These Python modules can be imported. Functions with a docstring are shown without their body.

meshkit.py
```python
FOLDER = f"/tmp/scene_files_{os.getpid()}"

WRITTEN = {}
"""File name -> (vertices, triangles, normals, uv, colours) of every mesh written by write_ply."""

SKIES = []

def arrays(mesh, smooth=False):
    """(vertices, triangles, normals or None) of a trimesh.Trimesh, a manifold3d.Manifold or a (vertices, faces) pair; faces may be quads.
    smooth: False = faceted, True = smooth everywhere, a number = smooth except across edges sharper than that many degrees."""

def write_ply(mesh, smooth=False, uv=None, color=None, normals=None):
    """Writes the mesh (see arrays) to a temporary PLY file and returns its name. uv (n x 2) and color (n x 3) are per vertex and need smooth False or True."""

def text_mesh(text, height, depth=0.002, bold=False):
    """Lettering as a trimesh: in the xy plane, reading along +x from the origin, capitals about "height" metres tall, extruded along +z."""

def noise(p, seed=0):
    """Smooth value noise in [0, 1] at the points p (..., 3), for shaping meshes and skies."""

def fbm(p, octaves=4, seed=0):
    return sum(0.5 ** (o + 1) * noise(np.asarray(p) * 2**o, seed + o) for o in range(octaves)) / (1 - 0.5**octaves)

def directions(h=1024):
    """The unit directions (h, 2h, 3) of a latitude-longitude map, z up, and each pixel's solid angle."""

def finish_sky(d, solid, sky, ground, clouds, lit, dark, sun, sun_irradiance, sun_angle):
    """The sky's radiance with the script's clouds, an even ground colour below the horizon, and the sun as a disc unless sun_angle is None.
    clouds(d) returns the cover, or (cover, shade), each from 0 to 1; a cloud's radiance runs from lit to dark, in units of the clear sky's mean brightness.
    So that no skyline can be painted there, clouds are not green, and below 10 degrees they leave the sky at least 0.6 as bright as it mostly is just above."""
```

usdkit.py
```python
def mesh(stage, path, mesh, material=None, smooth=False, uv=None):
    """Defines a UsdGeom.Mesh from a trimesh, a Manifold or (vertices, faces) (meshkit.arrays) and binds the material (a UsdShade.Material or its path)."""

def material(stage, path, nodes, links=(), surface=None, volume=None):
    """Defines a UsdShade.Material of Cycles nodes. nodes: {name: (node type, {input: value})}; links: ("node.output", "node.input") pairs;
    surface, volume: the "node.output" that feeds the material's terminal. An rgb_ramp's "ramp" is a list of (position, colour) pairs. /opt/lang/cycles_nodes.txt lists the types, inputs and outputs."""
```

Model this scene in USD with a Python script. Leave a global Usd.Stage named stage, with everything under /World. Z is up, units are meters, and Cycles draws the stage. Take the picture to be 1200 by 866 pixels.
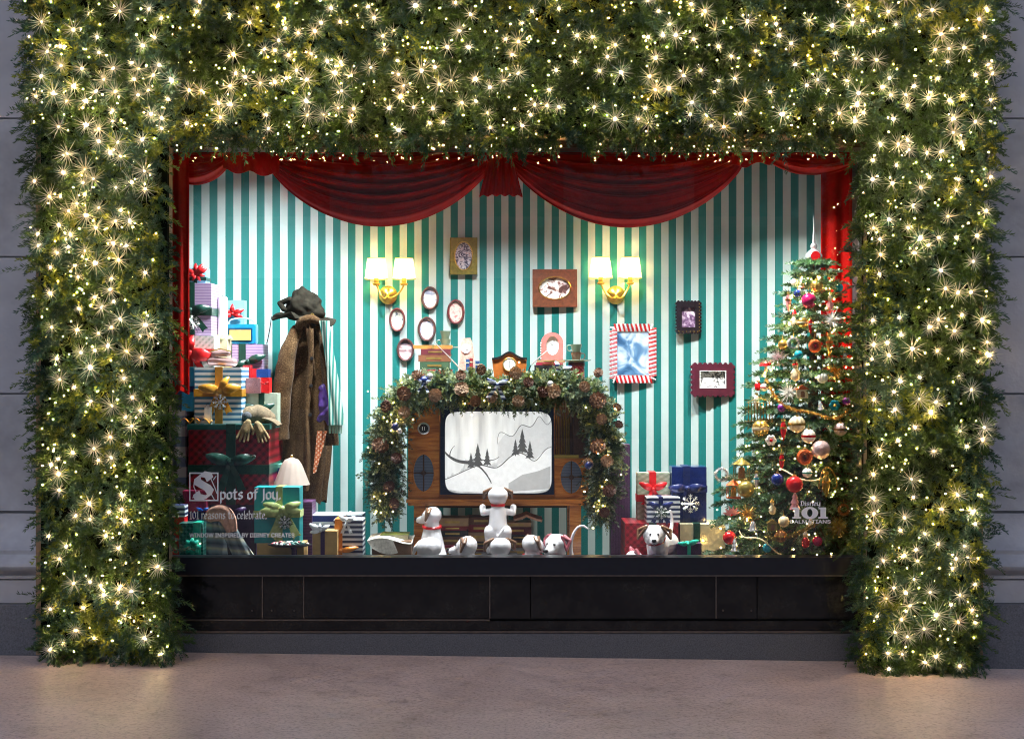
import math, random
import numpy as np
import trimesh
import manifold3d as m3
import usdkit
import meshkit
from shapely.geometry import Polygon, Point, LineString, box as sbox
from shapely.ops import unary_union
from shapely import affinity
from pxr import Usd, UsdGeom, UsdLux, UsdShade, Gf, Sdf

# ------------------------------------------------------------------ stage, camera, sky, sun, exposure
stage = Usd.Stage.CreateInMemory()
UsdGeom.SetStageUpAxis(stage, 'Z')
UsdGeom.SetStageMetersPerUnit(stage, 1.0)
WORLD = UsdGeom.Xform.Define(stage, '/World')
UsdGeom.Scope.Define(stage, '/World/Looks')

FOC, DIST, CAMZ = 1725.0, 7.5, 1.452        # focal length in photo pixels, metres to the glass, eye height
cam = UsdGeom.Camera.Define(stage, '/World/camera')
cam.CreateHorizontalApertureAttr(36.0)
cam.CreateVerticalApertureAttr(36.0 * 738 / 1024)
cam.CreateFocalLengthAttr(FOC / 1200 * 36.0)
cam.CreateClippingRangeAttr(Gf.Vec2f(0.1, 500))
cam.CreateExposureAttr(2.0)
_x = UsdGeom.Xformable(cam)
_x.AddTranslateOp().Set(Gf.Vec3d(0, -DIST, CAMZ))
_x.AddRotateXOp().Set(90.0)

SUN_EL, SUN_ROT = math.radians(36.0), math.radians(190)
usdkit.material(stage, '/World/Looks/sky_dusk', {
    'sky': ('sky_texture', {'sky_type': 'single_scattering', 'sun_disc': False, 'sun_elevation': SUN_EL, 'sun_rotation': SUN_ROT,
                            'air_density': 1.0, 'aerosol_density': 0.6, 'ozone_density': 2.5}),
    'bg': ('background_shader', {'strength': 0.060})}, [('sky.color', 'bg.color')], surface='bg.background')
dome = UsdLux.DomeLight.Define(stage, '/World/sky')
UsdShade.MaterialBindingAPI.Apply(dome.GetPrim()).Bind(UsdShade.Material.Get(stage, '/World/Looks/sky_dusk'))
sun = UsdLux.DistantLight.Define(stage, '/World/sun')
sun.CreateNormalizeAttr(True)
sun.CreateIntensityAttr(0.075)
sun.CreateAngleAttr(40.0)
sun.CreateColorAttr(Gf.Vec3f(1.0, 0.84, 0.80))
_sd = (math.sin(SUN_ROT) * math.cos(SUN_EL), math.cos(SUN_ROT) * math.cos(SUN_EL), math.sin(SUN_EL))
_x = UsdGeom.Xformable(sun)
_x.AddRotateZOp().Set(math.degrees(math.atan2(_sd[0], -_sd[1])))
_x.AddRotateXOp().Set(math.degrees(math.acos(_sd[2])))
FAIRY_POWER, SMALL_POWER = 125.0, 55.0
SPOT_POWER = 3.6

# ------------------------------------------------------------------ helpers
rng = np.random.default_rng(7)
random.seed(7)
def S(y): return (DIST + y) / FOC
def PX(px, y): return (px - 600) * S(y)
def PZ(py, y): return CAMZ + (433 - py) * S(y)
def P(px, py, y): return np.array([PX(px, y), y, PZ(py, y)])
FLOOR = 0.30
def wall_y(x): return 1.35 - 0.10 * x * x

used = {}
def numbered(parent, name):
    k = used.get((parent, name), 0)
    used[(parent, name)] = k + 1
    return f'{parent}/{name}' if k == 0 else f'{parent}/{name}_{k:03d}'
def setmeta(prim, **kw):
    for k, v in kw.items():
        if v: prim.SetCustomDataByKey(k, v)
class Thing:
    def __init__(s, name, label, category=None, group=None, base=(0, 0, 0), kind=None):
        s.path = numbered('/World', name); s.base = np.array(base, float)
        x = UsdGeom.Xform.Define(stage, s.path)
        x.AddTranslateOp().Set(Gf.Vec3d(*map(float, base)))
        setmeta(x.GetPrim(), label=label, category=category, group=group, kind=kind)
    def part(s, name, mesh, mat, parent=None, label=None, kind=None, smooth=35):
        path = numbered(parent or s.path, name)
        v, f, n = meshkit.arrays(mesh, False)
        m = usdkit.mesh(stage, path, trimesh.Trimesh(v - s.base, f, process=False), mat, smooth=smooth)
        setmeta(m.GetPrim(), label=label, kind=kind)
        return path
def lone(name, mesh, mat, label, category, group=None, kind=None, smooth=35):
    path = numbered('/World', name)
    m = usdkit.mesh(stage, path, mesh, mat, smooth=smooth)
    setmeta(m.GetPrim(), label=label, category=category, group=group, kind=kind)
    return path

def cat(ms):
    vs, fs, n = [], [], 0
    for m in ms:
        v, f, _ = meshkit.arrays(m, False)
        vs.append(v); fs.append(f + n); n += len(v)
    return trimesh.Trimesh(np.vstack(vs), np.vstack(fs), process=False)
def box(x0, x1, y0, y1, z0, z1, c=0.0):
    if x1 < x0: x0, x1 = x1, x0
    if y1 < y0: y0, y1 = y1, y0
    if z1 < z0: z0, z1 = z1, z0
    if c <= 0:
        return trimesh.creation.box(bounds=[[x0, y0, z0], [x1, y1, z1]])
    c = min(c, (x1 - x0) * .45, (y1 - y0) * .45, (z1 - z0) * .45)
    pts = []
    for x, sx in ((x0, 1), (x1, -1)):
        for y, sy in ((y0, 1), (y1, -1)):
            for z, sz in ((z0, 1), (z1, -1)):
                pts += [(x + sx * c, y, z), (x, y + sy * c, z), (x, y, z + sz * c)]
                pts += [(x + sx * c * .3, y + sy * c * .3, z + sz * c), (x + sx * c * .3, y + sy * c, z + sz * c * .3), (x + sx * c, y + sy * c * .3, z + sz * c * .3)]
    return trimesh.convex.convex_hull(np.array(pts))
def tube(pts, r, n=8, cap=True):
    pts = np.array(pts, float); k = len(pts)
    r = np.broadcast_to(np.asarray(r, float), (k,))
    t = np.gradient(pts, axis=0); t /= np.maximum(np.linalg.norm(t, axis=1, keepdims=True), 1e-9)
    a = np.array([0, 0, 1.0]) if abs(t[0][2]) < .9 else np.array([1.0, 0, 0])
    rings = []
    u = np.cross(t[0], a)
    for i in range(k):
        u = u - t[i] * (u @ t[i]); u /= np.linalg.norm(u) + 1e-12
        w = np.cross(t[i], u)
        th = np.arange(n) * 2 * math.pi / n
        rings.append(pts[i] + r[i] * (np.cos(th)[:, None] * u + np.sin(th)[:, None] * w))
    return loft(rings, cap)
def loft(rings, cap=True):
    rings = np.array(rings); k, n, _ = rings.shape
    v = rings.reshape(-1, 3); f = []
    i = np.arange(k - 1)[:, None] * n; j = np.arange(n)[None]; j2 = (j + 1) % n
    a, b, c, d = i + j, i + j2, i + n + j2, i + n + j
    f = np.vstack([np.stack([a, b, c], -1).reshape(-1, 3), np.stack([a, c, d], -1).reshape(-1, 3)])
    if cap:
        v = np.vstack([v, rings[0].mean(0), rings[-1].mean(0)])
        e = [[k * n, (q + 1) % n, q] for q in range(n)] + [[k * n + 1, (k - 1) * n + q, (k - 1) * n + (q + 1) % n] for q in range(n)]
        f = np.vstack([f, e])
    m = trimesh.Trimesh(v, f, process=False)
    if cap and m.volume < 0: m.invert()
    return m
def lathe(prof, c, n=20, sx=1.0, sy=1.0):
    th = np.arange(n) * 2 * math.pi / n
    rings = [np.stack([c[0] + sx * r * np.cos(th), c[1] + sy * r * np.sin(th), np.full(n, c[2] + z)], 1) for r, z in prof]
    return loft(rings)
def lathe_y(prof, c, n=24):        # around the y axis: (radius, y)
    th = np.arange(n) * 2 * math.pi / n
    rings = [np.stack([c[0] + r * np.cos(th), np.full(n, c[1] + y), c[2] + r * np.sin(th)], 1) for r, y in prof]
    return loft(rings)
def ball(c, r, sub=2, s=(1, 1, 1)):
    m = trimesh.creation.icosphere(subdivisions=sub, radius=1.0)
    m.vertices = m.vertices * np.array(s) * r + np.array(c)
    return m
def extrude_xz(poly, y0, y1):      # shapely polygon in (x, z) -> solid between y0 and y1
    out = []
    for g in getattr(poly, 'geoms', [poly]):
        if g.is_empty or g.area < 1e-9: continue
        m = trimesh.creation.extrude_polygon(g, abs(y1 - y0), engine='earcut')
        v = m.vertices.copy()
        m.vertices = np.stack([v[:, 0], min(y0, y1) + (abs(y1 - y0) - v[:, 2]), v[:, 1]], 1)
        m = trimesh.Trimesh(m.vertices, m.faces, process=False)
        if m.volume < 0: m.invert()
        out.append(m)
    return cat(out)
def grid(pts):                      # (a, b, 3) array -> open sheet
    a, b, _ = pts.shape
    i, j = np.meshgrid(np.arange(a - 1), np.arange(b - 1), indexing='ij')
    q = (i * b + j).ravel()
    f = np.vstack([np.stack([q, q + b, q + b + 1], 1), np.stack([q, q + b + 1, q + 1], 1)])
    return trimesh.Trimesh(pts.reshape(-1, 3), f, process=False)
def slab(pts, t=0.004):             # sheet with thickness along its normals
    pts = np.asarray(pts, float); a, b, _ = pts.shape
    du = np.gradient(pts, axis=0); dv = np.gradient(pts, axis=1)
    n = np.cross(du, dv); n /= np.maximum(np.linalg.norm(n, axis=2, keepdims=True), 1e-9)
    A, B = pts + n * t / 2, pts - n * t / 2
    g1, g2 = grid(A), grid(B); g2.invert()
    rim = lambda X: np.vstack([X[0, :-1], X[:-1, -1], X[-1, :0:-1], X[:0:-1, 0]])
    ra, rb = rim(A), rim(B); k = len(ra); q = np.arange(k); q2 = (q + 1) % k
    rv = np.vstack([ra, rb]); rf = np.vstack([np.stack([q, q2, q2 + k], 1), np.stack([q, q2 + k, q + k], 1)])
    return cat([g1, g2, trimesh.Trimesh(rv, rf, process=False)])
def spline(pts, n):
    pts = np.array(pts, float)
    from scipy.interpolate import CubicSpline
    t = np.concatenate([[0], np.cumsum(np.linalg.norm(np.diff(pts, axis=0), axis=1))])
    return CubicSpline(t, pts)(np.linspace(0, t[-1], n))
def blob(bones, length=0.006, it=12):
    """one continuous surface from bones [(p0, r0, p1, r1)]"""
    sp = lambda p, r: m3.Manifold.sphere(float(r), 20).translate([float(a) for a in p])
    parts = [m3.Manifold.batch_hull([sp(b[0], b[1]), sp(b[2], b[3])]) for b in bones]
    m = m3.Manifold.batch_boolean(parts, m3.OpType.Add).refine_to_length(length).to_mesh()
    t = trimesh.Trimesh(m.vert_properties[:, :3], m.tri_verts, process=True)
    trimesh.smoothing.filter_taubin(t, lamb=.55, nu=.53, iterations=it)
    return t

# ------------------------------------------------------------------ materials
made = {}
def L(c): return tuple(float(x) for x in c)
def mat(name, color, rough=.5, metal=0.0, var=.18, scale=25.0, bump=0.0, bscale=None, sheen=0.0, coat=0.0, emit=None, power=0.0, spec=.5, trans=0.0):
    if name in made: return made[name]
    c = np.array(color, float)
    nodes = {'g': ('geometry', {}), 'n': ('noise_texture', {'scale': scale, 'detail': 4.0, 'roughness': .6}),
             'r': ('rgb_ramp', {'ramp': [(.25, L(c * (1 - var))), (.75, L(np.minimum(c * (1 + var), 1)))]}),
             'p': ('principled_bsdf', {'roughness': rough, 'metallic': metal, 'sheen_weight': sheen, 'coat_weight': coat, 'specular_ior_level': spec})}
    if sheen: nodes['p'][1]['sheen_tint'] = L(np.minimum(c * 2, 1))
    links = [('g.position', 'n.vector'), ('n.fac', 'r.fac'), ('r.color', 'p.base_color')]
    if bump:
        nodes['bn'] = ('noise_texture', {'scale': bscale or scale * 4, 'detail': 3.0})
        nodes['b'] = ('bump', {'strength': bump, 'distance': .004})
        links += [('g.position', 'bn.vector'), ('bn.fac', 'b.height'), ('b.normal', 'p.normal')]
    if emit is not None:
        nodes['p'][1]['emission_color'] = emit; nodes['p'][1]['emission_strength'] = power
    surf = 'p.BSDF'
    if trans:
        nodes['t'] = ('translucent_bsdf', {}); nodes['mx'] = ('mix_closure', {'fac': trans})
        links += [('r.color', 't.color'), ('p.BSDF', 'mx.closure1'), ('t.BSDF', 'mx.closure2')]; surf = 'mx.closure'
    made[name] = usdkit.material(stage, '/World/Looks/' + name, nodes, links, surface=surf)
    return made[name]
def patmat(name, expr, stops, rough=.5, var=.1, metal=0.0, coat=0.0, bump=0.0, interp=False):
    """material of a repeating print. expr: list of (kx, ky, kz, phase); the product/sum of fractions picks the ramp colour"""
    if name in made: return made[name]
    nodes = {'g': ('geometry', {}), 's': ('separate_xyz', {}), 'p': ('principled_bsdf', {'roughness': rough, 'metallic': metal, 'coat_weight': coat}),
             'r': ('rgb_ramp', {'ramp': stops, 'interpolate': interp}), 'n': ('noise_texture', {'scale': 30.0, 'detail': 4.0}),
             'nr': ('rgb_ramp', {'ramp': [(.2, (1 - var,) * 3), (.8, (1, 1, 1))]}), 'm': ('mix_color', {'blend_type': 'multiply', 'fac': 1.0})}
    links = [('g.position', 's.vector'), ('g.position', 'n.vector'), ('n.fac', 'nr.fac')]
    outs = []
    for i, (kx, ky, kz, ph) in enumerate(expr):
        prev = None
        for a, k in (('x', kx), ('y', ky), ('z', kz)):
            if k == 0: continue
            nm = f'm{i}{a}'
            nodes[nm] = ('math', {'math_type': 'multiply_add', 'value2': float(k), **({'value3': float(ph)} if prev is None else {})})
            links.append((f's.{a}', nm + '.value1'))
            if prev: links.append((prev, nm + '.value3'))
            prev = nm + '.value'
        nodes[f'f{i}'] = ('math', {'math_type': 'fraction'}); 
        nodes[f'fa{i}'] = ('math', {'math_type': 'add', 'value2': 1000.0})
        links += [(prev, f'fa{i}.value1'), (f'fa{i}.value', f'f{i}.value1')]
        outs.append(f'f{i}.value')
    fin = outs[0]
    if len(outs) == 2:
        for i in (0, 1):
            nodes[f'gt{i}'] = ('math', {'math_type': 'greater_than', 'value2': .5}); links.append((outs[i], f'gt{i}.value1'))
        nodes['sum'] = ('math', {'math_type': 'multiply_add', 'value2': .5, 'value3': 0.0}); 
        nodes['sum2'] = ('math', {'math_type': 'multiply_add', 'value2': .3})
        links += [('gt0.value', 'sum.value1'), ('gt1.value', 'sum2.value1'), ('sum.value', 'sum2.value3')]
        fin = 'sum2.value'
    links += [(fin, 'r.fac'), ('r.color', 'm.a'), ('nr.color', 'm.b'), ('m.result', 'p.base_color')]
    if bump:
        nodes['b'] = ('bump', {'strength': bump, 'distance': .003}); links += [(fin, 'b.height'), ('b.normal', 'p.normal')]
    made[name] = usdkit.material(stage, '/World/Looks/' + name, nodes, links, surface='p.BSDF')
    return made[name]
def picmat(name, stops, scale=12.0, distortion=1.5, seed=0.0, sx=1.0, sz=1.0):
    """blotchy generic print"""
    nodes = {'g': ('geometry', {}), 'mp': ('mapping', {'location': (seed, seed * 1.7, seed * .6), 'scale': (sx, 1.0, sz)}),
             'n': ('noise_texture', {'scale': scale, 'detail': 2.5, 'distortion': distortion}), 'r': ('rgb_ramp', {'ramp': stops}),
             'p': ('principled_bsdf', {'roughness': .35})}
    made[name] = usdkit.material(stage, '/World/Looks/' + name, nodes, [('g.position', 'mp.vector'), ('mp.vector', 'n.vector'), ('n.fac', 'r.fac'), ('r.color', 'p.base_color')], surface='p.BSDF')
    return made[name]
def emitmat(name, color, power):
    if name in made: return made[name]
    made[name] = usdkit.material(stage, '/World/Looks/' + name, {'e': ('emission', {'color': color, 'strength': power})}, surface='e.emission')
    return made[name]

M = dict(
    red_ribbon=mat('red_ribbon', (.55, .012, .015), .35, var=.25, sheen=.3, bump=.35, bscale=60),
    green_ribbon=mat('dark_green_ribbon', (.008, .045, .032), .32, var=.3, sheen=.3, bump=.35, bscale=60),
    lime_ribbon=mat('sage_ribbon', (.30, .36, .13), .4, var=.25, sheen=.3, bump=.35, bscale=60),
    gold_ribbon=mat('gold_ribbon', (.62, .30, .03), .28, metal=.25, var=.3, bump=.35, bscale=60),
    orange_ribbon=mat('orange_ribbon', (.60, .20, .02), .35, var=.25, bump=.35, bscale=60),
    navy_ribbon=mat('navy_ribbon', (.012, .02, .10), .3, var=.3, bump=.35, bscale=60),
    plum_ribbon=mat('plum_ribbon', (.05, .02, .09), .35, var=.3, bump=.35, bscale=60),
    teal_ribbon=mat('bright_teal_ribbon', (.02, .42, .30), .3, var=.3),
    white_ribbon=mat('white_ribbon', (.7, .72, .75), .4, var=.15),
    silver=mat('silver_glitter', (.78, .80, .83), .28, metal=.8, var=.25, scale=120),
    gold=mat('polished_gold', (.80, .52, .14), .22, metal=1.0, var=.15),
    gold_dull=mat('antique_gold', (.50, .34, .10), .35, metal=.8, var=.3),
    brass=mat('brass', (.78, .55, .12), .25, metal=.9, var=.1),
    black=mat('black_plastic', (.012, .012, .014), .35),
    white_card=mat('white_card', (.75, .75, .74), .6),
)

# ------------------------------------------------------------------ foliage
def needles(base, dirs, length, K, nl, nw, seed, spread=1.0, flat=0.35, stem=True):
    """N sprigs of K needles; returns one mesh"""
    r = np.random.default_rng(seed)
    base = np.asarray(base, float); d = np.asarray(dirs, float); d = d / np.linalg.norm(d, axis=1, keepdims=True)
    N = len(base); length = np.broadcast_to(length, (N,))
    a = np.where(np.abs(d[:, 2:3]) < .9, np.array([[0, 0, 1.0]]), np.array([[1.0, 0, 0]]))
    u = np.cross(d, a); u /= np.linalg.norm(u, axis=1, keepdims=True); w = np.cross(d, u)
    t = (np.arange(K)[None] + r.random((N, K))) / K
    sag = np.array([0, 0, -1.0])
    p = base[:, None] + d[:, None] * (t * length[:, None])[..., None] + sag * (.25 * t ** 2 * length[:, None])[..., None]
    th = r.random((N, K)) * 2 * math.pi
    rad = np.cos(th)[..., None] * u[:, None] + (flat + (1 - flat) * 1.0) * np.sin(th)[..., None] * w[:, None]
    lean = (.55 + .5 * t + .25 * r.random((N, K)))[..., None]
    nd = rad * spread + d[:, None] * lean
    nd /= np.linalg.norm(nd, axis=2, keepdims=True)
    ll = (nl * (1 - .45 * t) * (.75 + .5 * r.random((N, K))))[..., None]
    side = np.cross(nd, r.normal(size=(N, K, 3))); side /= np.linalg.norm(side, axis=2, keepdims=True)
    tip = p + nd * ll
    mid = p + nd * ll * .45
    v = np.stack([p, mid + side * nw / 2, tip, mid - side * nw / 2], 2).reshape(-1, 3)
    q = np.arange(N * K) * 4
    f = np.vstack([np.stack([q, q + 1, q + 2], 1), np.stack([q, q + 2, q + 3], 1)])
    out = [trimesh.Trimesh(v, f, process=False)]
    if stem:
        e = base + d * length[:, None] + sag * .25 * length[:, None]
        s2 = u * .0016
        v = np.stack([base - s2, base + s2, e], 1).reshape(-1, 3); q = np.arange(N) * 3
        out.append(trimesh.Trimesh(v, np.stack([q, q + 1, q + 2], 1), process=False))
    return cat(out)
def needlemat(name, c, trans=.3, var=.35):
    return mat(name, c, rough=.45, var=var, scale=9.0, trans=trans)
FIR = [needlemat('fir_dark_green', (.024, .052, .014)), needlemat('fir_mid_green', (.050, .095, .016)),
       needlemat('fir_blue_green', (.034, .080, .050)), needlemat('fir_lime_tip', (.17, .20, .022))]
def icos(c, r):
    m = trimesh.creation.icosahedron(); m.vertices = m.vertices * r + c; return m
def burst(c, r0, r1, n, w, seed, front=False):
    """thin spikes radiating from a centre"""
    r = np.random.default_rng(seed)
    i = np.arange(n) + .5
    ph = np.arccos(1 - 2 * i / n); th = math.pi * (1 + 5 ** .5) * i + r.random() * 6
    d = np.stack([np.cos(th) * np.sin(ph), np.sin(th) * np.sin(ph), np.cos(ph)], 1) + r.normal(size=(n, 3)) * .08
    if front:
        d[:, 1] = -np.abs(d[:, 1]) * .7
    d /= np.linalg.norm(d, axis=1, keepdims=True)
    ln = (r1 * (.8 + .3 * r.random(n)))[:, None]
    a = np.cross(d, r.normal(size=(n, 3))); a /= np.linalg.norm(a, axis=1, keepdims=True); b = np.cross(d, a)
    c = np.asarray(c, float)
    v = np.stack([c + d * r0 + a * w, c + d * r0 - a * w * .5 + b * w * .87, c + d * r0 - a * w * .5 - b * w * .87, c + d * ln], 1).reshape(-1, 3)
    q = np.arange(n) * 4
    f = np.vstack([np.stack([q, q + 1, q + 3], 1), np.stack([q + 1, q + 2, q + 3], 1), np.stack([q + 2, q, q + 3], 1)])
    return trimesh.Trimesh(v, f, process=False)

# ------------------------------------------------------------------ the setting: pavement, piers, shop front
def ground_z(x): return -0.0135 * x
xs = np.linspace(-40, 40, 9); ys = np.concatenate([[-60, -30, -12], np.linspace(-6, 1.9, 5)])
gp = np.array([[[x, y, ground_z(x)] for x in xs] for y in ys]).transpose(1, 0, 2)
pave = grid(gp)
if pave.face_normals[0][2] < 0: pave.invert()
made['pavement_stone'] = usdkit.material(stage, '/World/Looks/pavement_stone', {
    'g': ('geometry', {}), 'n1': ('noise_texture', {'scale': 1.3, 'detail': 5.0, 'roughness': .6}), 'n2': ('noise_texture', {'scale': 62.0, 'detail': 4.0, 'roughness': .75}),
    'n3': ('noise_texture', {'scale': 6.0, 'detail': 5.0, 'roughness': .7}),
    'r1': ('rgb_ramp', {'ramp': [(.25, (.40, .288, .240)), (.55, (.53, .395, .335)), (.8, (.61, .475, .42))]}),
    'r2': ('rgb_ramp', {'ramp': [(.30, (.22, .21, .20)), (.46, (.82, .81, .80)), (.60, (1, 1, 1))]}),
    'r3': ('rgb_ramp', {'ramp': [(.3, (.62, .6, .58)), (.5, (1, 1, 1))]}),
    'm': ('mix_color', {'blend_type': 'multiply', 'fac': .9}), 'm3': ('mix_color', {'blend_type': 'multiply', 'fac': .55}),
    'rr': ('rgb_ramp', {'ramp': [(.3, (.30,) * 3), (.7, (.52,) * 3)]}),
    'b': ('bump', {'strength': .35, 'distance': .004}), 'p': ('principled_bsdf', {'specular_ior_level': .45})},
    [('g.position', 'n1.vector'), ('g.position', 'n2.vector'), ('g.position', 'n3.vector'), ('n1.fac', 'r1.fac'), ('n2.fac', 'r2.fac'), ('n3.fac', 'r3.fac'), ('r1.color', 'm.a'), ('r2.color', 'm.b'),
     ('m.result', 'm3.a'), ('r3.color', 'm3.b'), ('m3.result', 'p.base_color'), ('n3.fac', 'rr.fac'), ('rr.color', 'p.roughness'), ('n2.fac', 'b.height'), ('b.normal', 'p.normal')], surface='p.BSDF')
lone('pavement', pave, made['pavement_stone'], 'pinkish grey speckled pavement in front of the shop window', None, kind='structure')

STONE = mat('pale_stone', (.34, .345, .37), .75, var=.16, scale=3.5, bump=.8, bscale=40)
STONE2 = mat('weathered_stone', (.31, .315, .335), .75, var=.28, scale=5.0, bump=.6, bscale=45)
made['black_gloss_panel'] = usdkit.material(stage, '/World/Looks/black_gloss_panel', {'g': ('geometry', {}), 'n': ('noise_texture', {'scale': 5.0, 'detail': 6.0, 'roughness': .7}), 'r': ('rgb_ramp', {'ramp': [(.35, (.06,) * 3), (.55, (.14,) * 3), (.72, (.42,) * 3)]}),
    'c': ('rgb_ramp', {'ramp': [(.4, (.006, .006, .007)), (.75, (.022, .020, .018))]}), 'p': ('principled_bsdf', {'specular_ior_level': .35})}, [('g.position', 'n.vector'), ('n.fac', 'r.fac'), ('n.fac', 'c.fac'), ('c.color', 'p.base_color'), ('r.color', 'p.roughness')], surface='p.BSDF')
GLOSS = made['black_gloss_panel']
GRANITE = mat('dark_granite', (.10, .105, .12), .5, var=.45, scale=140, bump=.15)
GRANITE2 = mat('grey_granite_step', (.085, .085, .09), .55, var=.5, scale=160, bump=.15)
def moulding(x0, x1, prof):
    poly = Polygon(prof)
    m = trimesh.creation.extrude_polygon(poly, x1 - x0, engine='earcut')
    v = m.vertices
    m = trimesh.Trimesh(np.stack([x0 + v[:, 2], v[:, 0], v[:, 1]], 1), m.faces, process=False)
    if m.volume < 0: m.invert()
    return m
def arc(cy, cz, ry, rz, a0, a1, n=8):
    return [(cy + ry * math.cos(math.radians(a)), cz + rz * math.sin(math.radians(a))) for a in np.linspace(a0, a1, n)]
for side, (xa, xb, lab) in enumerate(((-3.6, -2.2, 'blue grey stone pier with moulded base, left of the lit garland'), (2.2, 3.6, 'blue grey stone pier with moulded base, right of the lit garland'))):
    t = Thing('stone_pier', lab, 'stone pier', base=((xa + xb) / 2, 0, 0))
    zs = [.735, 1.33, 2.02, 2.72, 3.42, 4.1]
    for k in range(len(zs) - 1):
        t.part('stone_block', box(xa, xb, -.06, .5, zs[k] + .004, zs[k + 1] - .004, .008), STONE if k % 2 else STONE2)
    t.part('wall_core', box(xa + .01, xb - .01, -.04, .49, .3, 4.1), STONE2)
    t.part('base_moulding', moulding(xa - .0, xb, [(.45, .41), (-.165, .41), (-.165, .425)] + arc(-.145, .47, .05, .048, 270, 90, 9)[::1][:0] + [(-.16 - .045 * math.sin(math.pi * q / 8), .43 + .09 * q / 8) for q in range(9)] +
           [(-.15, .53), (-.15, .55), (-.14, .555)] + [(-.062 - .075 * (1 - math.sin(math.pi / 2 * q / 8)), .56 + .165 * q / 8) for q in range(9)] + [(.45, .732)]), STONE2, smooth=30)
    t.part('base_course', box(xa, xb, -.155, .45, .288, .405, .006), STONE)
    t.part('plinth_block', box(xa - .02, xb + .02, -.19, .48, -.3, .284, .012), GRANITE)
lone('upper_wall', box(-2.19, 2.19, .02, .5, 2.9, 4.1, .01), STONE, 'pale stone wall over the window behind the top garland', 'wall')

# the buildings over the road (the pane and the black panels mirror them)
far = Thing('street_building', 'long stone building on the other side of the street', 'building', base=(0, -24, 0))
FARST = mat('sooty_stone', (.16, .15, .145), .8, var=.25, scale=1.2)
far.part('facade', box(-38, 38, -30, -24, -1.0, 17), FARST)
far.part('cornice', box(-38.3, 38.3, -30, -23.4, 17.002, 17.8), FARST)
for k in range(15):
    for f in range(4):
        xw = -35 + 5 * k; zw = .6 + 4.1 * f
        w_ = far.part('window', box(xw - 1.1, xw + 1.1, -24.0, -23.96, zw, zw + 2.8), GLOSS)
        far.part('sill', box(xw - 1.3, xw + 1.3, -24.0, -23.8, zw - .2, zw - .002), FARST, parent=w_)

# shop window: frame, jambs, glass, sill
BRONZE = mat('dark_bronze', (.035, .027, .022), .35, metal=.6, var=.2)
STEEL = mat('brushed_trim', (.20, .17, .15), .35, metal=1.0, var=.2)
XL, XR = PX(196, 0), PX(1006, 0)
win = Thing('shop_window', 'large shop window pane in a dark bronze frame above black panels', 'window', base=(0, 0, .508))
ZS, ZH = PZ(651, 0), 2.565
GLASS = usdkit.material(stage, '/World/Looks/window_glass', {'f': ('fresnel', {'IOR': 1.45}), 't': ('transparent_bsdf', {'color': (.97, .985, .98)}), 'g': ('glossy_bsdf', {'roughness': .0, 'color': (1, 1, 1)}), 'm': ('mix_closure', {})},
                        [('f.fac', 'm.fac'), ('t.BSDF', 'm.closure1'), ('g.BSDF', 'm.closure2')], surface='m.closure')
win.part('glass_pane', box(XL, XR, -.004, .004, ZS - .02, ZH + .02), GLASS, smooth=False)
win.part('head_frame', box(XL - .1, XR + .1, -.11, .05, ZH, 2.72, .006), BRONZE)
for xj in (XL - .03, XR + .03):
    win.part('jamb', box(xj - .028, xj + .028, -.06, .045, ZS, ZH, .005), BRONZE)
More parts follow.
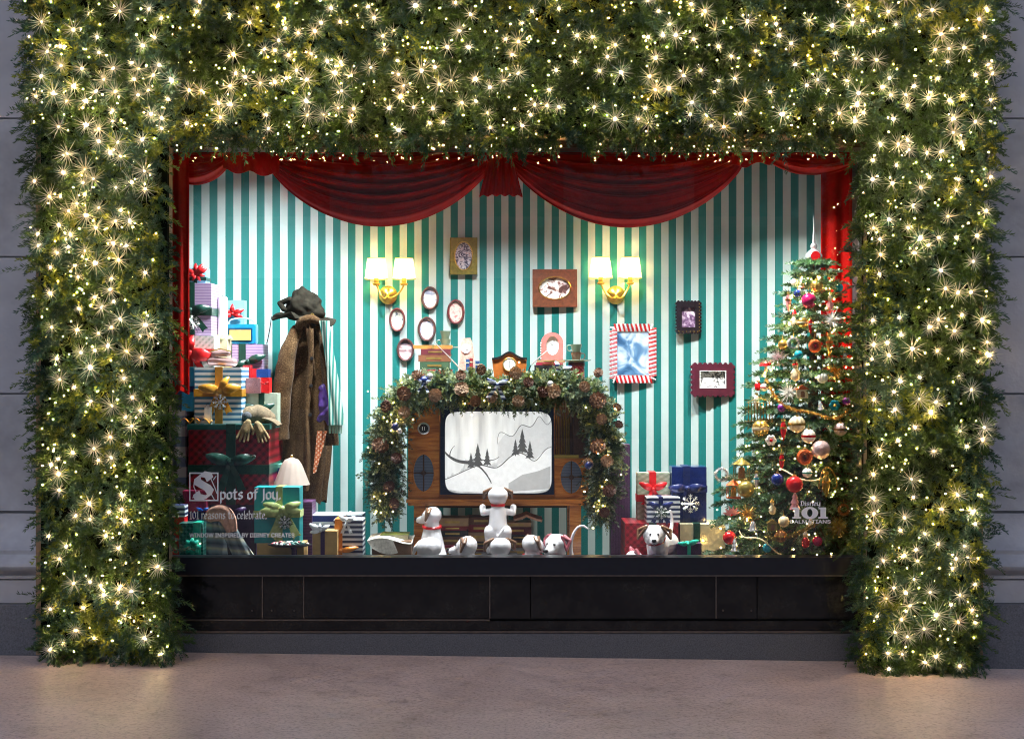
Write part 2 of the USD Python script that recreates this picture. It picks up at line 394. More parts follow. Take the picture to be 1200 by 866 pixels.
win.part('sill', box(XL - .12, XR + .12, -.075, .04, PZ(671, 0), ZS, .006), mat('black_sill', (.006, .007, .012), .35, var=.2))
ris = Thing('stall_riser', 'low black glossy panelled riser under the window on a granite step', 'panelling', base=(0, 0, 0))
ris.part('core', box(XL - .1, XR + .1, .0, .2, -.2, PZ(673, 0)), mat('riser_core', (.01, .01, .01), .5))
zt, zb = PZ(674.5, 0), PZ(723, 0)
edges = [205, 309, 357, 574, 621.5, 838, 886, 1003]
for k in range(7):
    pr = .004 if k in (1, 3, 5) else .0
    ris.part('panel', box(PX(edges[k], 0) + .003, PX(edges[k + 1], 0) - .003, -.030 - pr, .01, zb, zt, .003), GLOSS)
    if k in (1, 3, 5):
        ris.part('panel_trim', cat([box(PX(edges[k + (k > 1 and k != 5)], 0) - .003 if k == 1 else PX(edges[k], 0) - .003, (PX(edges[k], 0) + .003), -.038, .0, zb, zt)]), STEEL)
ris.part('panel_trim', box(PX(357, 0) - .003, PX(357, 0) + .003, -.038, .0, zb, zt), STEEL)
ris.part('top_trim', box(XL - .08, XR + .08, -.045, .0, zt + .002, zt + .016, .003), STEEL)
ris.part('lower_trim', box(XL - .08, PX(574, 0), -.040, .0, zb - .012, zb - .004, .002), STEEL)
ris.part('lower_rail', box(XL - .08, XR + .08, -.036, .02, PZ(737, 0), zb - .014, .003), GLOSS)
ris.part('step_trim', box(XL - .08, XR + .08, -.042, .0, PZ(740, 0), PZ(737.4, 0), .002), STEEL)
ris.part('granite_step', box(XL - .12, XR + .12, -.055, .2, -.2, PZ(740.6, 0), .008), GRANITE2)
for px in (297, 320, 346, 846, 879):
    ris.part('screw', lathe_y([(.004, -.005), (.006, 0)], (PX(px, 0), -.036, zb + .04), 8), STEEL)

# display box: floor, striped backdrop, ceiling, side walls
lone('display_floor', box(-2.0, 2.0, .045, 1.6, .2, FLOOR), mat('display_floor_paint', (.02, .02, .024), .35, var=.2), 'dark floor of the window display', None, kind='structure')
made['stripe_paper'] = usdkit.material(stage, '/World/Looks/stripe_paper', {
    'g': ('geometry', {}), 's': ('separate_xyz', {}), 'm': ('math', {'math_type': 'multiply_add', 'value2': 1 / .0867, 'value3': 100.25}), 'f': ('math', {'math_type': 'fraction'}),
    'r': ('rgb_ramp', {'ramp': [(0, (.003, .155, .145)), (.5, (.44, .54, .53))], 'interpolate': False}),
    'n': ('noise_texture', {'scale': 2.5, 'detail': 5.0, 'roughness': .65}), 'nr': ('rgb_ramp', {'ramp': [(.3, (.84, .84, .84)), (.7, (1, 1, 1))]}),
    'w': ('noise_texture', {'scale': 9.0, 'detail': 2.0}), 'b': ('bump', {'strength': .12, 'distance': .01}),
    'x': ('mix_color', {'blend_type': 'multiply', 'fac': 1.0}), 'p': ('principled_bsdf', {'roughness': .55, 'specular_ior_level': .35})},
    [('g.position', 's.vector'), ('s.x', 'm.value1'), ('m.value', 'f.value1'), ('f.value', 'r.fac'), ('g.position', 'n.vector'), ('n.fac', 'nr.fac'), ('r.color', 'x.a'), ('nr.color', 'x.b'), ('x.result', 'p.base_color'),
     ('g.position', 'w.vector'), ('w.fac', 'b.height'), ('b.normal', 'p.normal')], surface='p.BSDF')
wx = np.linspace(-1.92, 1.92, 60)
bd = Thing('striped_backdrop', 'curved backdrop papered in teal and white vertical stripes', 'backdrop', base=(0, 1.35, FLOOR))
front = np.array([[[x, wall_y(x), z] for z in (FLOOR, 2.95)] for x in wx])
back = front + [0, .03, 0]
bm = cat([grid(front), grid(back)])
g1 = grid(front)
if g1.face_normals[:, 1].mean() > 0: g1.invert()
bd.part('striped_paper', g1, made['stripe_paper'], smooth=True)
g2 = grid(back + [0, .004, 0])
if g2.face_normals[:, 1].mean() < 0: g2.invert()
bd.part('backing_board', g2, M['white_card'], smooth=True)
DARKW = mat('display_side_paint', (.05, .05, .055), .6)
for sx, nm in ((-1, 'left'), (1, 'right')):
    lone('display_side_wall', box(sx * 1.93, sx * 1.99, .05, 1.6, FLOOR, 2.95), DARKW, f'dark {nm} side wall of the window display', None, kind='structure')
lone('display_ceiling', box(-2.0, 2.0, .05, 1.6, 2.955, 3.0), DARKW, 'dark ceiling of the window display', None, kind='structure')

# spotlights on a track behind the pelmet: the lamps that light the display
def spotlight(pos, aim, power, radius, color, label):
    pos = np.array(pos, float); d = np.array(aim, float) - pos; d /= np.linalg.norm(d)
    t = Thing('spotlight', label, 'spotlight', 'track spotlights at the top of the display', base=pos)
    t.part('housing', cat([tube([pos - d * .16, pos - d * .15, pos - d * .012], [.03, .05, .062], 16), tube([pos - d * .02, pos + d * .075], [.070, .070], 16, False), tube([pos + d * .075, pos - d * .02], [.064, .064], 16, False)]), M['black'])
    t.part('bracket', tube([pos - d * .1, [pos[0], pos[1], 2.955]], .01, 6), M['black'])
    l = UsdLux.DiskLight.Define(stage, t.path + '/lamp')
    l.CreateRadiusAttr(radius); l.CreateIntensityAttr(power / (math.pi * radius ** 2)); l.CreateColorAttr(Gf.Vec3f(*color)); l.CreateNormalizeAttr(False)
    # aim -z along d
    z = -d; x = np.cross([0, 0, 1.0], z); x /= np.linalg.norm(x); y = np.cross(z, x)
    mtx = Gf.Matrix4d(*x, 0, *y, 0, *z, 0, 0, 0, 0, 1)
    UsdGeom.Xformable(l).AddTransformOp().Set(mtx)
COOL = (.93, .98, 1.0)
spotlight((-1.05, .37, 2.78), (-1.50, .90, 1.2), SPOT_POWER * 1.1, .04, COOL, 'black spotlight at the left end of the hidden track')
spotlight((-.70, .37, 2.78), (-1.30, .52, .7), SPOT_POWER * 2.0, .04, COOL, 'black spotlight second from the left on the hidden track')
spotlight((-.10, .36, 2.78), (-.10, .66, .7), SPOT_POWER * 2.3, .04, COOL, 'black spotlight at the middle of the hidden track')
spotlight((.60, .37, 2.78), (.60, .85, .7), SPOT_POWER * .75, .04, COOL, 'black spotlight second from the right on the hidden track')
spotlight((1.15, .34, 2.78), (1.55, .38, .9), SPOT_POWER * 2.6, .04, (1, .97, .92), 'black spotlight at the right end of the hidden track')

# ------------------------------------------------------------------ velvet drapes
VELVET = mat('red_velvet', (.34, .004, .002), .6, var=.3, scale=14, spec=.08, sheen=.7)
val = Thing('velvet_pelmet', 'dark red velvet pelmet with two deep swags gathered at the middle', 'curtain', base=(0, .2, 2.6))
def swag(pa, pb, top, ends, low, y, nf, bulge=.10, seed=0, under=True):
    U, V = 64, 90
    pts = np.zeros((U, V, 3))
    za = PZ(top, y)
    for i, u in enumerate(np.linspace(0, 1, U)):
        hang = (4 * u * (1 - u)) ** .85
        zb = PZ(ends, y) + (PZ(low, y) - PZ(ends, y)) * hang
        px = pa + (pb - pa) * u
        for j, v in enumerate(np.linspace(0, 1, V)):
            vv = v ** .9
            z = za + (zb - za) * vv
            amp = .044 * (.25 + hang) * (.4 + .8 * v) * (.7 + .6 * math.sin(5 * v * v + seed))
            ph = nf * math.pi * 2 * v + 1.2 * math.sin(u * 3 + seed) * .4
            yy = y - bulge * hang * math.sin(math.pi * min(v, 1) * .62) - amp * math.sin(ph) - .35 * amp * math.sin(2.3 * ph + 4 * u)
            if v > .93:
                yy += (v - .93) / .07 * .06 * hang
            pts[i, j] = [PX(px, y) + .006 * math.sin(v * 30 + u * 3), yy, z]
    return slab(pts, .006)
def jabot(pa, pb, top, bl, br, y, nf, seed=0, amp=.022):
    U, V = 50, 16
    pts = np.zeros((U, V, 3))
    for i, u in enumerate(np.linspace(0, 1, U)):
        zb = PZ(bl + (br - bl) * u, y) + .010 * math.cos(nf * 2 * math.pi * u)
        for j, v in enumerate(np.linspace(0, 1, V)):
            pts[i, j] = [PX(pa + (pb - pa) * u, y), y - amp * (.4 + .6 * v) * math.sin(nf * 2 * math.pi * u + seed), PZ(top, y) * (1 - v) + zb * v]
    return slab(pts, .006)
val.part('swag', swag(316, 574, 168, 196, 266, .24, 8, seed=1), VELVET)
val.part('swag', swag(600, 868, 168, 196, 267, .24, 8, seed=1.6), VELVET)
val.part('side_swag', swag(182, 268, 168, 190, 216, .20, 4, bulge=.05, seed=2), VELVET)
val.part('side_swag', swag(900, 1010, 168, 186, 204, .20, 4, bulge=.05, seed=3), VELVET)
val.part('jabot', jabot(262, 328, 168, 200, 206, .17, 2.2), VELVET)
val.part('jabot', jabot(858, 916, 168, 196, 190, .17, 2.0), VELVET)
# gathered centre tie
tie = np.zeros((40, 14, 3))
for i, u in enumerate(np.linspace(0, 1, 40)):
    for j, v in enumerate(np.linspace(0, 1, 14)):
        wdt = 13 + 12 * v ** 1.3
        tie[i, j] = [PX(587 + (u - .5) * 2 * wdt, .13), .13 - .022 * math.sin(u * 31 + .8 * v) * (.5 + v * .6) - .03 * math.sin(math.pi * u), PZ(170 + 60 * v + 1.5 * math.cos(u * 31), .13)]
val.part('gathered_tie', slab(tie, .006), VELVET)
val.part('rail', box(XL, XR, .15, .28, 2.62, 2.66), M['black'])
for lab, pa, pb, y, bot in (('narrow red velvet side drape at the left edge of the window', 197, 221, .10, 420), ('red velvet side drape at the right edge of the window behind the tree', 962, 1004, .86, 560)):
    lone('velvet_drape', jabot(pa, pb, 180, bot + 40, bot + 40, y, 1.6 if pa < 500 else 2.4, seed=2, amp=.018), VELVET, lab, 'curtain')

# ------------------------------------------------------------------ the great garland round the window
arch = Thing('garland_arch', 'wide fir garland arch full of glowing fairy lights round the whole window', 'garland', base=(0, -.2, 0))
YF = -.42
def in_arch(x, z):      # outline at the front plane, in metres
    s = S(YF); px = 600 + x / s; py = 433 + (CAMZ - z) / s
    return px, py
left_o = lambda py: 24 + 22 * np.clip(py / 650, 0, 1.1)
right_o = lambda py: 1178 - 22 * np.clip(py / 650, 0, 1.1)
left_i = lambda py: 185 + 13 * np.clip((py - 170) / 480, 0, 1.2)
right_i = lambda py: 1011 + 0 * py
TOPI = 164.0
def bottom(px): return 771 + 19 * np.clip((px - 120) / 960, 0, 1)
def arch_points(n, seed, pad=0.0):
    r = np.random.default_rng(seed)
    out = np.zeros((0, 2))
    while len(out) < n:
        px = r.uniform(10, 1190, 4 * n); py = r.uniform(-120, 800, 4 * n)
        ok = (px > left_o(py) + pad) & (px < right_o(py) - pad) & (py < bottom(px) - pad * .6)
        ok &= (px < left_i(py) - pad) | (px > right_i(py) + pad) | (py < TOPI - pad)
        out = np.vstack([out, np.stack([px[ok], py[ok]], 1)])
    return out[:n]
BACK = mat('garland_backing', (.004, .007, .003), .95, spec=.1)
TIMBER = mat('frame_timber', (.23, .15, .085), .6, var=.3, scale=8)
for xa, xb, za, zb in ((PX(42, -.26), PX(200, -.1), ground_z(-2.1) + .02, 3.75), (PX(1014, -.1), PX(1152, -.26), ground_z(2) + .02, 3.75)):
    arch.part('frame_box', box(xa, xb, -.26, -.062, za, zb, .004), TIMBER)
arch.part('frame_box', box(PX(201, -.1), PX(1013, -.1), -.24, -.112, 2.60, 3.75, .004), TIMBER)
for xa, xb, za, zb in ((PX(48, -.3), PX(196, -.3), ground_z(-2.1) + .03, 3.74), (PX(1018, -.3), PX(1147, -.3), ground_z(2) + .03, 3.74), (PX(196, -.3) + .002, PX(1018, -.3) - .002, 2.605, 3.74)):
    arch.part('mesh_backing', box(xa, xb, -.30, -.262, za, zb, .004), BACK)
NS = 14000
q = arch_points(NS, 11)
r = np.random.default_rng(12)
clump = meshkit.fbm(np.stack([q[:, 0] / 34, q[:, 1] / 34, np.zeros(NS)], 1), 3, 5)
yy = -.295 - .155 * np.clip((clump - .25) * 1.7, 0, 1) * r.uniform(.3, 1, NS)
s_ = S(YF)
base = np.stack([(q[:, 0] - 600) * s_, yy, CAMZ + (433 - q[:, 1]) * s_], 1)
d = np.stack([r.normal(size=NS) * .85, -np.abs(r.normal(size=NS)) * .6 - .18, r.normal(size=NS) * .8 - .15], 1)
lens = r.uniform(.07, .14, NS)
kind = np.clip((meshkit.fbm(np.stack([q[:, 0] / 60, q[:, 1] / 60, np.ones(NS)], 1), 2, 9) * 4.6 - .4 + r.normal(size=NS) * .6).astype(int), 0, 3)
for k in range(4):
    w = kind == k
    if w.any():
        arch.part('fir_foliage', needles(base[w], d[w], lens[w], 44, .036, .0060, 20 + k, spread=.8), FIR[k], kind='stuff', smooth=False)
# stray branch tips along the outlines
eb, ed, el = [], [], []
def edge(n, fx, fy, dx, dz, ln=(.08, .17)):
    for _ in range(n):
        t_ = r.random()
        px, py = fx(t_), fy(t_)
        eb.append([(px - 600) * s_, -.16 - .22 * r.random(), CAMZ + (433 - py) * s_])
        ed.append([dx + r.normal() * .35, r.normal() * .3 - .15, dz + r.normal() * .45]); el.append(r.uniform(*ln) * (1.25 if r.random() < .08 else .85))
edge(240, lambda t: left_o(-120 + 890 * t) + 6 + 10 * r.random(), lambda t: -120 + 890 * t, -.7, -.1)
edge(240, lambda t: right_o(-120 + 890 * t) - 6 - 10 * r.random(), lambda t: -120 + 890 * t, .7, -.1)
edge(130, lambda t: left_i(170 + 590 * t) - 8 - 8 * r.random(), lambda t: 170 + 590 * t, .6, -.1, (.06, .11))
edge(130, lambda t: 1011 + 6 + 8 * r.random(), lambda t: 170 + 610 * t, -.6, -.1, (.06, .11))
edge(250, lambda t: 205 + 790 * t, lambda t: TOPI - 6 - 10 * r.random(), 0, -.7, (.06, .11))
edge(60, lambda t: 55 + 150 * t, lambda t: 762 - 8 * r.random(), 0, -.5, (.06, .10))
edge(60, lambda t: 1005 + 140 * t, lambda t: 778 - 8 * r.random(), 0, -.5, (.06, .10))
eb, ed, el = np.array(eb), np.array(ed), np.array(el)
kk = r.integers(0, 3, len(eb))
for k in range(3):
    arch.part('fir_foliage', needles(eb[kk == k], ed[kk == k], el[kk == k], 50, .036, .0052, 40 + k, spread=.75), FIR[k], kind='stuff', smooth=False)

# fairy lights: 300 big ones, each with added pale spikes shaped as its starburst glare, and the small ones
BULB = [emitmat('warm_bulb', (1, .70, .36), FAIRY_POWER), emitmat('white_bulb', (1, .84, .62), FAIRY_POWER * 1.15), emitmat('amber_bulb', (1, .58, .20), FAIRY_POWER * .9)]
GLARE = mat('glare_ray', (.62, .58, .48), .4, var=.1, trans=.35)  # pale spikes modelling the glare round each bulb, not part of the fir
dens = lambda px, py: .35 + np.exp(-((px - 120) / 75) ** 2 - ((py - 270) / 170) ** 2) * 1.0 + np.exp(-((py - 110) / 38.) ** 2) * (.8 * (px < 760) + .35) + .45 * (px > 1000) * (py > 120)
cand = arch_points(4000, 31, 9)
cand = cand[(cand[:, 1] > -20)]
pr = dens(cand[:, 0], cand[:, 1]); keep = r.random(len(cand)) < pr / pr.max()
cand = cand[keep]
big = []
for c in cand:
    if all((c[0] - b[0]) ** 2 + (c[1] - b[1]) ** 2 > 13.0 ** 2 for b in big): big.append(c)
    if len(big) == 300: break
for i, c in enumerate(big):
    y = -.435 - .04 * r.random(); p = P(*(c), YF); p[1] = y
    rad = r.choice([.0052, .0062, .0075], p=[.4, .4, .2])
    path = arch.part('fairy_light', icos(p, rad), BULB[r.choice(3, p=[.55, .27, .18])], smooth=True)
    arch.part('glare_rays', burst(p, rad * .8, r.uniform(.034, .078) * (1.25 if rad > .007 else 1), int(r.integers(22, 34)), .0026, 100 + i, front=True), GLARE, parent=path, smooth=False)
more = []
for c in arch_points(3000, 35, 9):
    if c[1] > -20 and all((c[0] - b[0]) ** 2 + (c[1] - b[1]) ** 2 > 12.0 ** 2 for b in big + more): more.append(c)
    if len(more) == 190: break
mb, mt = [], []
for i, c in enumerate(more):
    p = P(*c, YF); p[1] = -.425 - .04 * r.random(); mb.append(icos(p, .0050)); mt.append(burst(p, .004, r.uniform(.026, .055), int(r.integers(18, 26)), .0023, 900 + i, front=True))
arch.part('fairy_light', cat(mb), BULB[0], kind='stuff', smooth=False)
arch.part('glare_rays', cat(mt), GLARE, kind='stuff', smooth=False)  # added glare spikes for the extra bulbs
sm = arch_points(1700, 33, 3); sm = sm[sm[:, 1] > -20]
cl = meshkit.fbm(np.stack([sm[:, 0] / 50, sm[:, 1] / 50, np.full(len(sm), 3.)], 1), 2, 3)
sm = sm[(cl + r.random(len(sm)) * .25) > .50]
ms = [[], []]
for c in sm:
    p = P(c[0], c[1], YF); p[1] = r.uniform(-.46, -.30)
    ms[int(r.random() < .35)].append(icos(p, r.uniform(.0028, .0042)))
arch.part('small_fairy_light', cat(ms[0]), emitmat('small_warm_bulb', (1, .60, .20), SMALL_POWER), kind='stuff', smooth=False)
arch.part('small_fairy_light', cat(ms[1]), emitmat('small_amber_bulb', (1, .80, .22), SMALL_POWER), kind='stuff', smooth=False)
rr2 = np.random.default_rng(77)
arch.part('small_fairy_light', cat([icos(np.array([rr2.uniform(PX(215, 0), PX(990, 0)), rr2.uniform(-.25, -.12), rr2.uniform(2.535, 2.585)]), rr2.uniform(.003, .0045)) for _ in range(80)]), emitmat('small_warm_bulb', (1, .60, .20), SMALL_POWER), kind='stuff', smooth=False)
# green wire leading from bulb to bulb
order = sorted(range(len(big)), key=lambda i: (int(big[i][1] // 45), big[i][0] * (1 if int(big[i][1] // 45) % 2 else -1)))
arch.part('light_cable', cat([tube([P(*big[a], YF) + [0, .03, 0], (P(*big[a], YF) + P(*big[b], YF)) / 2 + [0, .09, -.01], P(*big[b], YF) + [0, .03, 0]], .0016, 4) for a, b in zip(order, order[1:]) if math.dist(big[a], big[b]) < 90]), mat('green_cable', (.01, .03, .012), .5), kind='stuff')

# ------------------------------------------------------------------ wall lamps
SHADE = made['lamp_shade'] = usdkit.material(stage, '/World/Looks/lamp_shade', {'t': ('translucent_bsdf', {'color': (.85, .78, .62)}), 'd': ('principled_bsdf', {'base_color': (.8, .74, .6), 'roughness': .7, 'emission_color': (1, .80, .48), 'emission_strength': .2}), 'm': ('mix_closure', {'fac': .5})},
                        [('d.BSDF', 'm.closure1'), ('t.BSDF', 'm.closure2')], surface='m.closure')
SCONCE_BULB = emitmat('sconce_bulb', (1, .68, .26), 80.0)
def sconce(pc, shades, py_top, py_bot, label):
    x0 = PX(pc, 1.3); yw = wall_y(x0); y = yw - .10
    t = Thing('wall_sconce', label, 'wall lamp', 'twin shaded wall lamps', base=(x0, yw, PZ(346, y)))
    zc = PZ(345, y)
    t.part('back_plate', lathe_y([(.054, -.004), (.056, -.012), (.046, -.026), (.028, -.036), (.012, -.046), (.0, -.048)], (x0, yw, zc), 28), M['brass'])
    for ps in shades:
        xs_ = PX(ps, y); zt_, zb_ = PZ(py_top, y), PZ(py_bot, y)
        t.part('arm', tube(spline([(x0, yw - .04, zc), ((x0 + xs_) / 2, y - .01, zc - .012), (xs_ - .01 * np.sign(xs_ - x0), y, zb_ - .055), (xs_, y, zb_ - .030)], 16), .0055, 8), M['brass'])
        t.part('candle_cup', lathe([(.0, -.04), (.018, -.038), (.024, -.028), (.014, -.024), (.013, .004), (.016, .006), (.0, .008)], (xs_, y, zb_), 16), M['brass'])
        h = zt_ - zb_
        th = np.arange(28) * 2 * math.pi / 28
        pleat = 1 + .012 * np.cos(th * 14)
        ring = lambda rr, z: np.stack([xs_ + rr * pleat * np.cos(th), y + rr * pleat * np.sin(th), np.full(28, z)], 1)
        sh = t.part('lamp_shade', loft([ring(.068, zb_), ring(.060, zb_ + h * .5), ring(.052, zt_)], False), SHADE)
        t.part('shade_trim', cat([tube([(xs_ + rr * math.cos(a), y + rr * math.sin(a), z) for a in np.linspace(0, 2 * math.pi, 25)], .0022, 6, False) for rr, z in ((.069, zb_), (.053, zt_))]), M['brass'], parent=sh)
        t.part('bulb', ball((xs_, y, zb_ + h * .45), .018, 2, (1, 1, 1.3)), SCONCE_BULB, parent=sh)
sconce(455, (441, 473.5), 303, 327, 'brass twin wall lamp with two white shades, above the oval frames')
sconce(721.5, (704, 738.5), 302, 326, 'brass twin wall lamp with two white shades, above the red and white striped frame')

# ------------------------------------------------------------------ framed pictures on the wall
def ell(cx, cz, rx, rz, n=40): return Polygon([(cx + rx * math.cos(a), cz + rz * math.sin(a)) for a in np.linspace(0, 2 * math.pi, n, endpoint=False)])
def oval_frame(px0, px1, py0, py1, pic, label, fm):
    x = PX((px0 + px1) / 2, 1.25); y = wall_y(x) - .012
    cx, cz = PX((px0 + px1) / 2, y), PZ((py0 + py1) / 2, y)
    rx, rz = (px1 - px0) / 2 * S(y), (py1 - py0) / 2 * S(y)
    t = Thing('oval_frame', label, 'picture frame', 'oval frames on the striped wall', base=(cx, y, cz))
    prof = [(1.0, .008), (1.02, -.004), (.99, -.014), (.88, -.022), (.76, -.014), (.72, -.004), (.72, .008)]
    th = np.arange(40) * 2 * math.pi / 40
    rings = [np.stack([cx + rx * k * np.cos(th), np.full(40, y + dy), cz + rz * (1 - (1 - k) * rx / rz) * np.sin(th)], 1) for k, dy in prof]
    t.part('frame', loft(rings, False), fm)
    t.part('picture', extrude_xz(ell(cx, cz, rx * .78, rz - rx * .22), y - .002, y + .006), pic)
RW = mat('red_lacquer_frame', (.16, .012, .016), .3, var=.35, coat=.4)
MAH = mat('mahogany_frame', (.10, .022, .016), .3, var=.35, coat=.4)
pics = [picmat('print_blue_hills', [(.35, (.10, .13, .30)), (.5, (.45, .50, .62)), (.6, (.75, .72, .78))], 24, 1, 1.0, .6, 1.6),
        picmat('print_rose', [(.35, (.78, .62, .52)), (.55, (.72, .50, .46)), (.68, (.50, .16, .16))], 26, 2, 2.0),
        picmat('print_sketch', [(.3, (.78, .74, .64)), (.56, (.75, .72, .62)), (.64, (.12, .16, .18))], 22, 3, 3.0),
        picmat('print_lilac', [(.35, (.75, .62, .70)), (.52, (.68, .70, .80)), (.66, (.25, .30, .55))], 24, 2, 4.0),
        picmat('print_evening', [(.35, (.10, .10, .14)), (.5, (.45, .25, .24)), (.65, (.68, .60, .74))], 20, 1, 5.0, .6, 1.6)]
oval_frame(493.5, 514.5, 336, 363.5, pics[0], 'topmost dark red oval frame with a blue landscape print', MAH)
oval_frame(524, 544.5, 351, 380.5, pics[1], 'red oval frame with a pale rose print, rightmost of the ovals', RW)
oval_frame(456, 475, 361, 389, pics[2], 'red oval frame with a pale sketch print under the left wall lamp', RW)
oval_frame(489.5, 511, 371.5, 400.5, pics[3], 'dark red oval frame with a lilac print, left of the green cups', MAH)
oval_frame(465, 485.5, 396.5, 424, pics[4], 'lowest dark red oval frame with a dark evening landscape print', MAH)

def rect_geo(px0, px1, py0, py1):
    y = wall_y(PX((px0 + px1) / 2, 1.25)) - .014
    return y, PX(px0, y), PX(px1, y), PZ(py1, y), PZ(py0, y)
def ringpoly(x0, x1, z0, z1, b): return sbox(x0, z0, x1, z1).difference(sbox(x0 + b, z0 + b, x1 - b, z1 - b))
y, x0, x1, z0, z1 = rect_geo(527.5, 559.5, 279, 322)
t = Thing('portrait_frame', 'olive gold rectangular frame with a dark oval portrait, highest on the wall', 'picture frame', base=((x0 + x1) / 2, y, z0))
ov = ell((x0 + x1) / 2, (z0 + z1) / 2, .052, .083)
t.part('frame', extrude_xz(sbox(x0, z0, x1, z1).difference(ov), y - .024, y + .01), mat('olive_gold_frame', (.17, .14, .025), .35, metal=.3, var=.35, scale=60))
t.part('picture', extrude_xz(ov, y - .008, y + .006), picmat('print_dark_portrait', [(.3, (.02, .025, .05)), (.48, (.10, .09, .14)), (.56, (.60, .58, .62)), (.7, (.28, .14, .16))], 26, 2, 6.0, 1, 1.4))
t.part('oval_bead', tube([((x0 + x1) / 2 + .053 * math.cos(a), y - .026, (z0 + z1) / 2 + .084 * math.sin(a)) for a in np.linspace(0, 2 * math.pi, 33)], .004, 6, False), M['gold_dull'])
y, x0, x1, z0, z1 = rect_geo(624, 676, 316, 360)
t = Thing('mount_frame', 'brown leather frame with an oval opening and gold rim, beside the right wall lamp', 'picture frame', base=((x0 + x1) / 2, y, z0))
cx, cz = (x0 + x1) / 2, (z0 + z1) / 2
ov = ell(cx, cz, .094, .066)
t.part('frame', cat([extrude_xz(sbox(x0 + .012, z0 + .012, x1 - .012, z1 - .012).difference(ov), y - .022, y + .008), extrude_xz(ringpoly(x0, x1, z0, z1, .012), y - .027, y + .01)]), mat('brown_leather', (.14, .040, .016), .4, var=.35, scale=50))
t.part('picture', extrude_xz(ov, y - .006, y + .006), picmat('print_white_flowers', [(.38, (.10, .04, .035)), (.46, (.30, .16, .14)), (.53, (.80, .78, .76)), (.75, (.85, .84, .82))], 17, 1.5, 7.0))
t.part('gold_rim', tube([(cx + .095 * math.cos(a), y - .024, cz + .067 * math.sin(a)) for a in np.linspace(0, 2 * math.pi, 41)], .004, 6, False), M['gold'])
# red and white striped frame made of short candy sticks
y, x0, x1, z0, z1 = rect_geo(715, 768, 380.5, 448)
t = Thing('candy_frame', 'rectangular frame edged with red and white striped sticks, over the dark purple box', 'picture frame', base=((x0 + x1) / 2, y, z0))
t.part('back_panel', box(x0 + .012, x1 - .012, y - .004, y + .012, z0 + .012, z1 - .012), M['white_card'])
t.part('picture', box(x0 + .042, x1 - .042, y - .010, y - .0045, z0 + .044, z1 - .044), picmat('print_winter_blue', [(.33, (.03, .10, .22)), (.46, (.12, .26, .45)), (.56, (.50, .62, .74)), (.68, (.82, .84, .86))], 9, 1.2, 8.0, 1, .8))
rs, ws = [], []
RR = sbox(x0 + .03, z0 + .03, x1 - .03, z1 - .03).buffer(.012).exterior
nst = 84
for k in range(nst):
    p = RR.interpolate(k / nst, normalized=True); p2 = RR.interpolate((k + .3) / nst, normalized=True)
    tx, tz = p2.x - p.x, p2.y - p.y; l = math.hypot(tx, tz); tx, tz = tx / l, tz / l
    nx, nz = -tz, tx
    a, c = np.array([p.x - nx * .022 + tx * .006, y - .014, p.y - nz * .022 + tz * .006]), np.array([p.x + nx * .022 - tx * .006, y - .018, p.y + nz * .022 - tz * .006])
    path = t.part('candy_stick', tube([a, (a + c) / 2 - [0, .004, 0], c], .0056, 6), M['white_ribbon'] if k % 2 else M['red_ribbon'])
def scallop(x0, x1, z0, z1, nx, nz, r):
    shp = [sbox(x0, z0, x1, z1)]
    for k in range(nx):
        x = x0 + (x1 - x0) * (k + .5) / nx; shp += [Point(x, z0).buffer(r, 6), Point(x, z1).buffer(r, 6)]
    for k in range(nz):
        z = z0 + (z1 - z0) * (k + .5) / nz; shp += [Point(x0, z).buffer(r, 6), Point(x1, z).buffer(r, 6)]
    return unary_union(shp)
y, x0, x1, z0, z1 = rect_geo(792.5, 820, 354, 390)
t = Thing('beaded_frame', 'small black scalloped frame with gold beads and a violet print', 'picture frame', base=((x0 + x1) / 2, y, z0))
inner = sbox(x0 + .03, z0 + .032, x1 - .03, z1 - .032)
t.part('frame', extrude_xz(scallop(x0, x1, z0, z1, 7, 9, .008).difference(inner), y - .03, y + .01), mat('black_lacquer', (.016, .009, .013), .25, var=.3, coat=.3))
t.part('picture', extrude_xz(inner, y - .008, y + .006), picmat('print_violet', [(.35, (.06, .03, .08)), (.48, (.22, .12, .24)), (.57, (.62, .50, .62)), (.7, (.75, .70, .78))], 24, 1, 9.0))
for k in range(9): t.part('bead', ball((x1 - .006, y - .032, z0 + .012 + (z1 - z0 - .024) * k / 8), .0042, 1), M['gold'])
for k in range(6): t.part('bead', ball((x0 + .014 + (x1 - x0 - .03) * k / 5, y - .032, z0 + .006), .0042, 1), M['gold'])
y, x0, x1, z0, z1 = rect_geo(811, 858.5, 427, 463)
t = Thing('scalloped_frame', 'burgundy scalloped frame with a pale crowd print, lowest right on the wall', 'picture frame', base=((x0 + x1) / 2, y, z0))
inner = sbox(x0 + .042, z0 + .040, x1 - .042, z1 - .036)
t.part('frame', extrude_xz(scallop(x0, x1, z0, z1, 8, 6, .011).difference(inner), y - .028, y + .01), mat('burgundy_lacquer', (.075, .008, .022), .4, var=.3))
t.part('picture', extrude_xz(inner, y - .006, y + .006), picmat('print_pale_crowd', [(.38, (.05, .05, .06)), (.47, (.35, .34, .33)), (.52, (.75, .74, .73)), (.8, (.80, .80, .80))], 30, 2, 10.0))
t.part('liner', extrude_xz(inner.difference(inner.buffer(-.004)), y - .030, y - .004), M['white_card'])

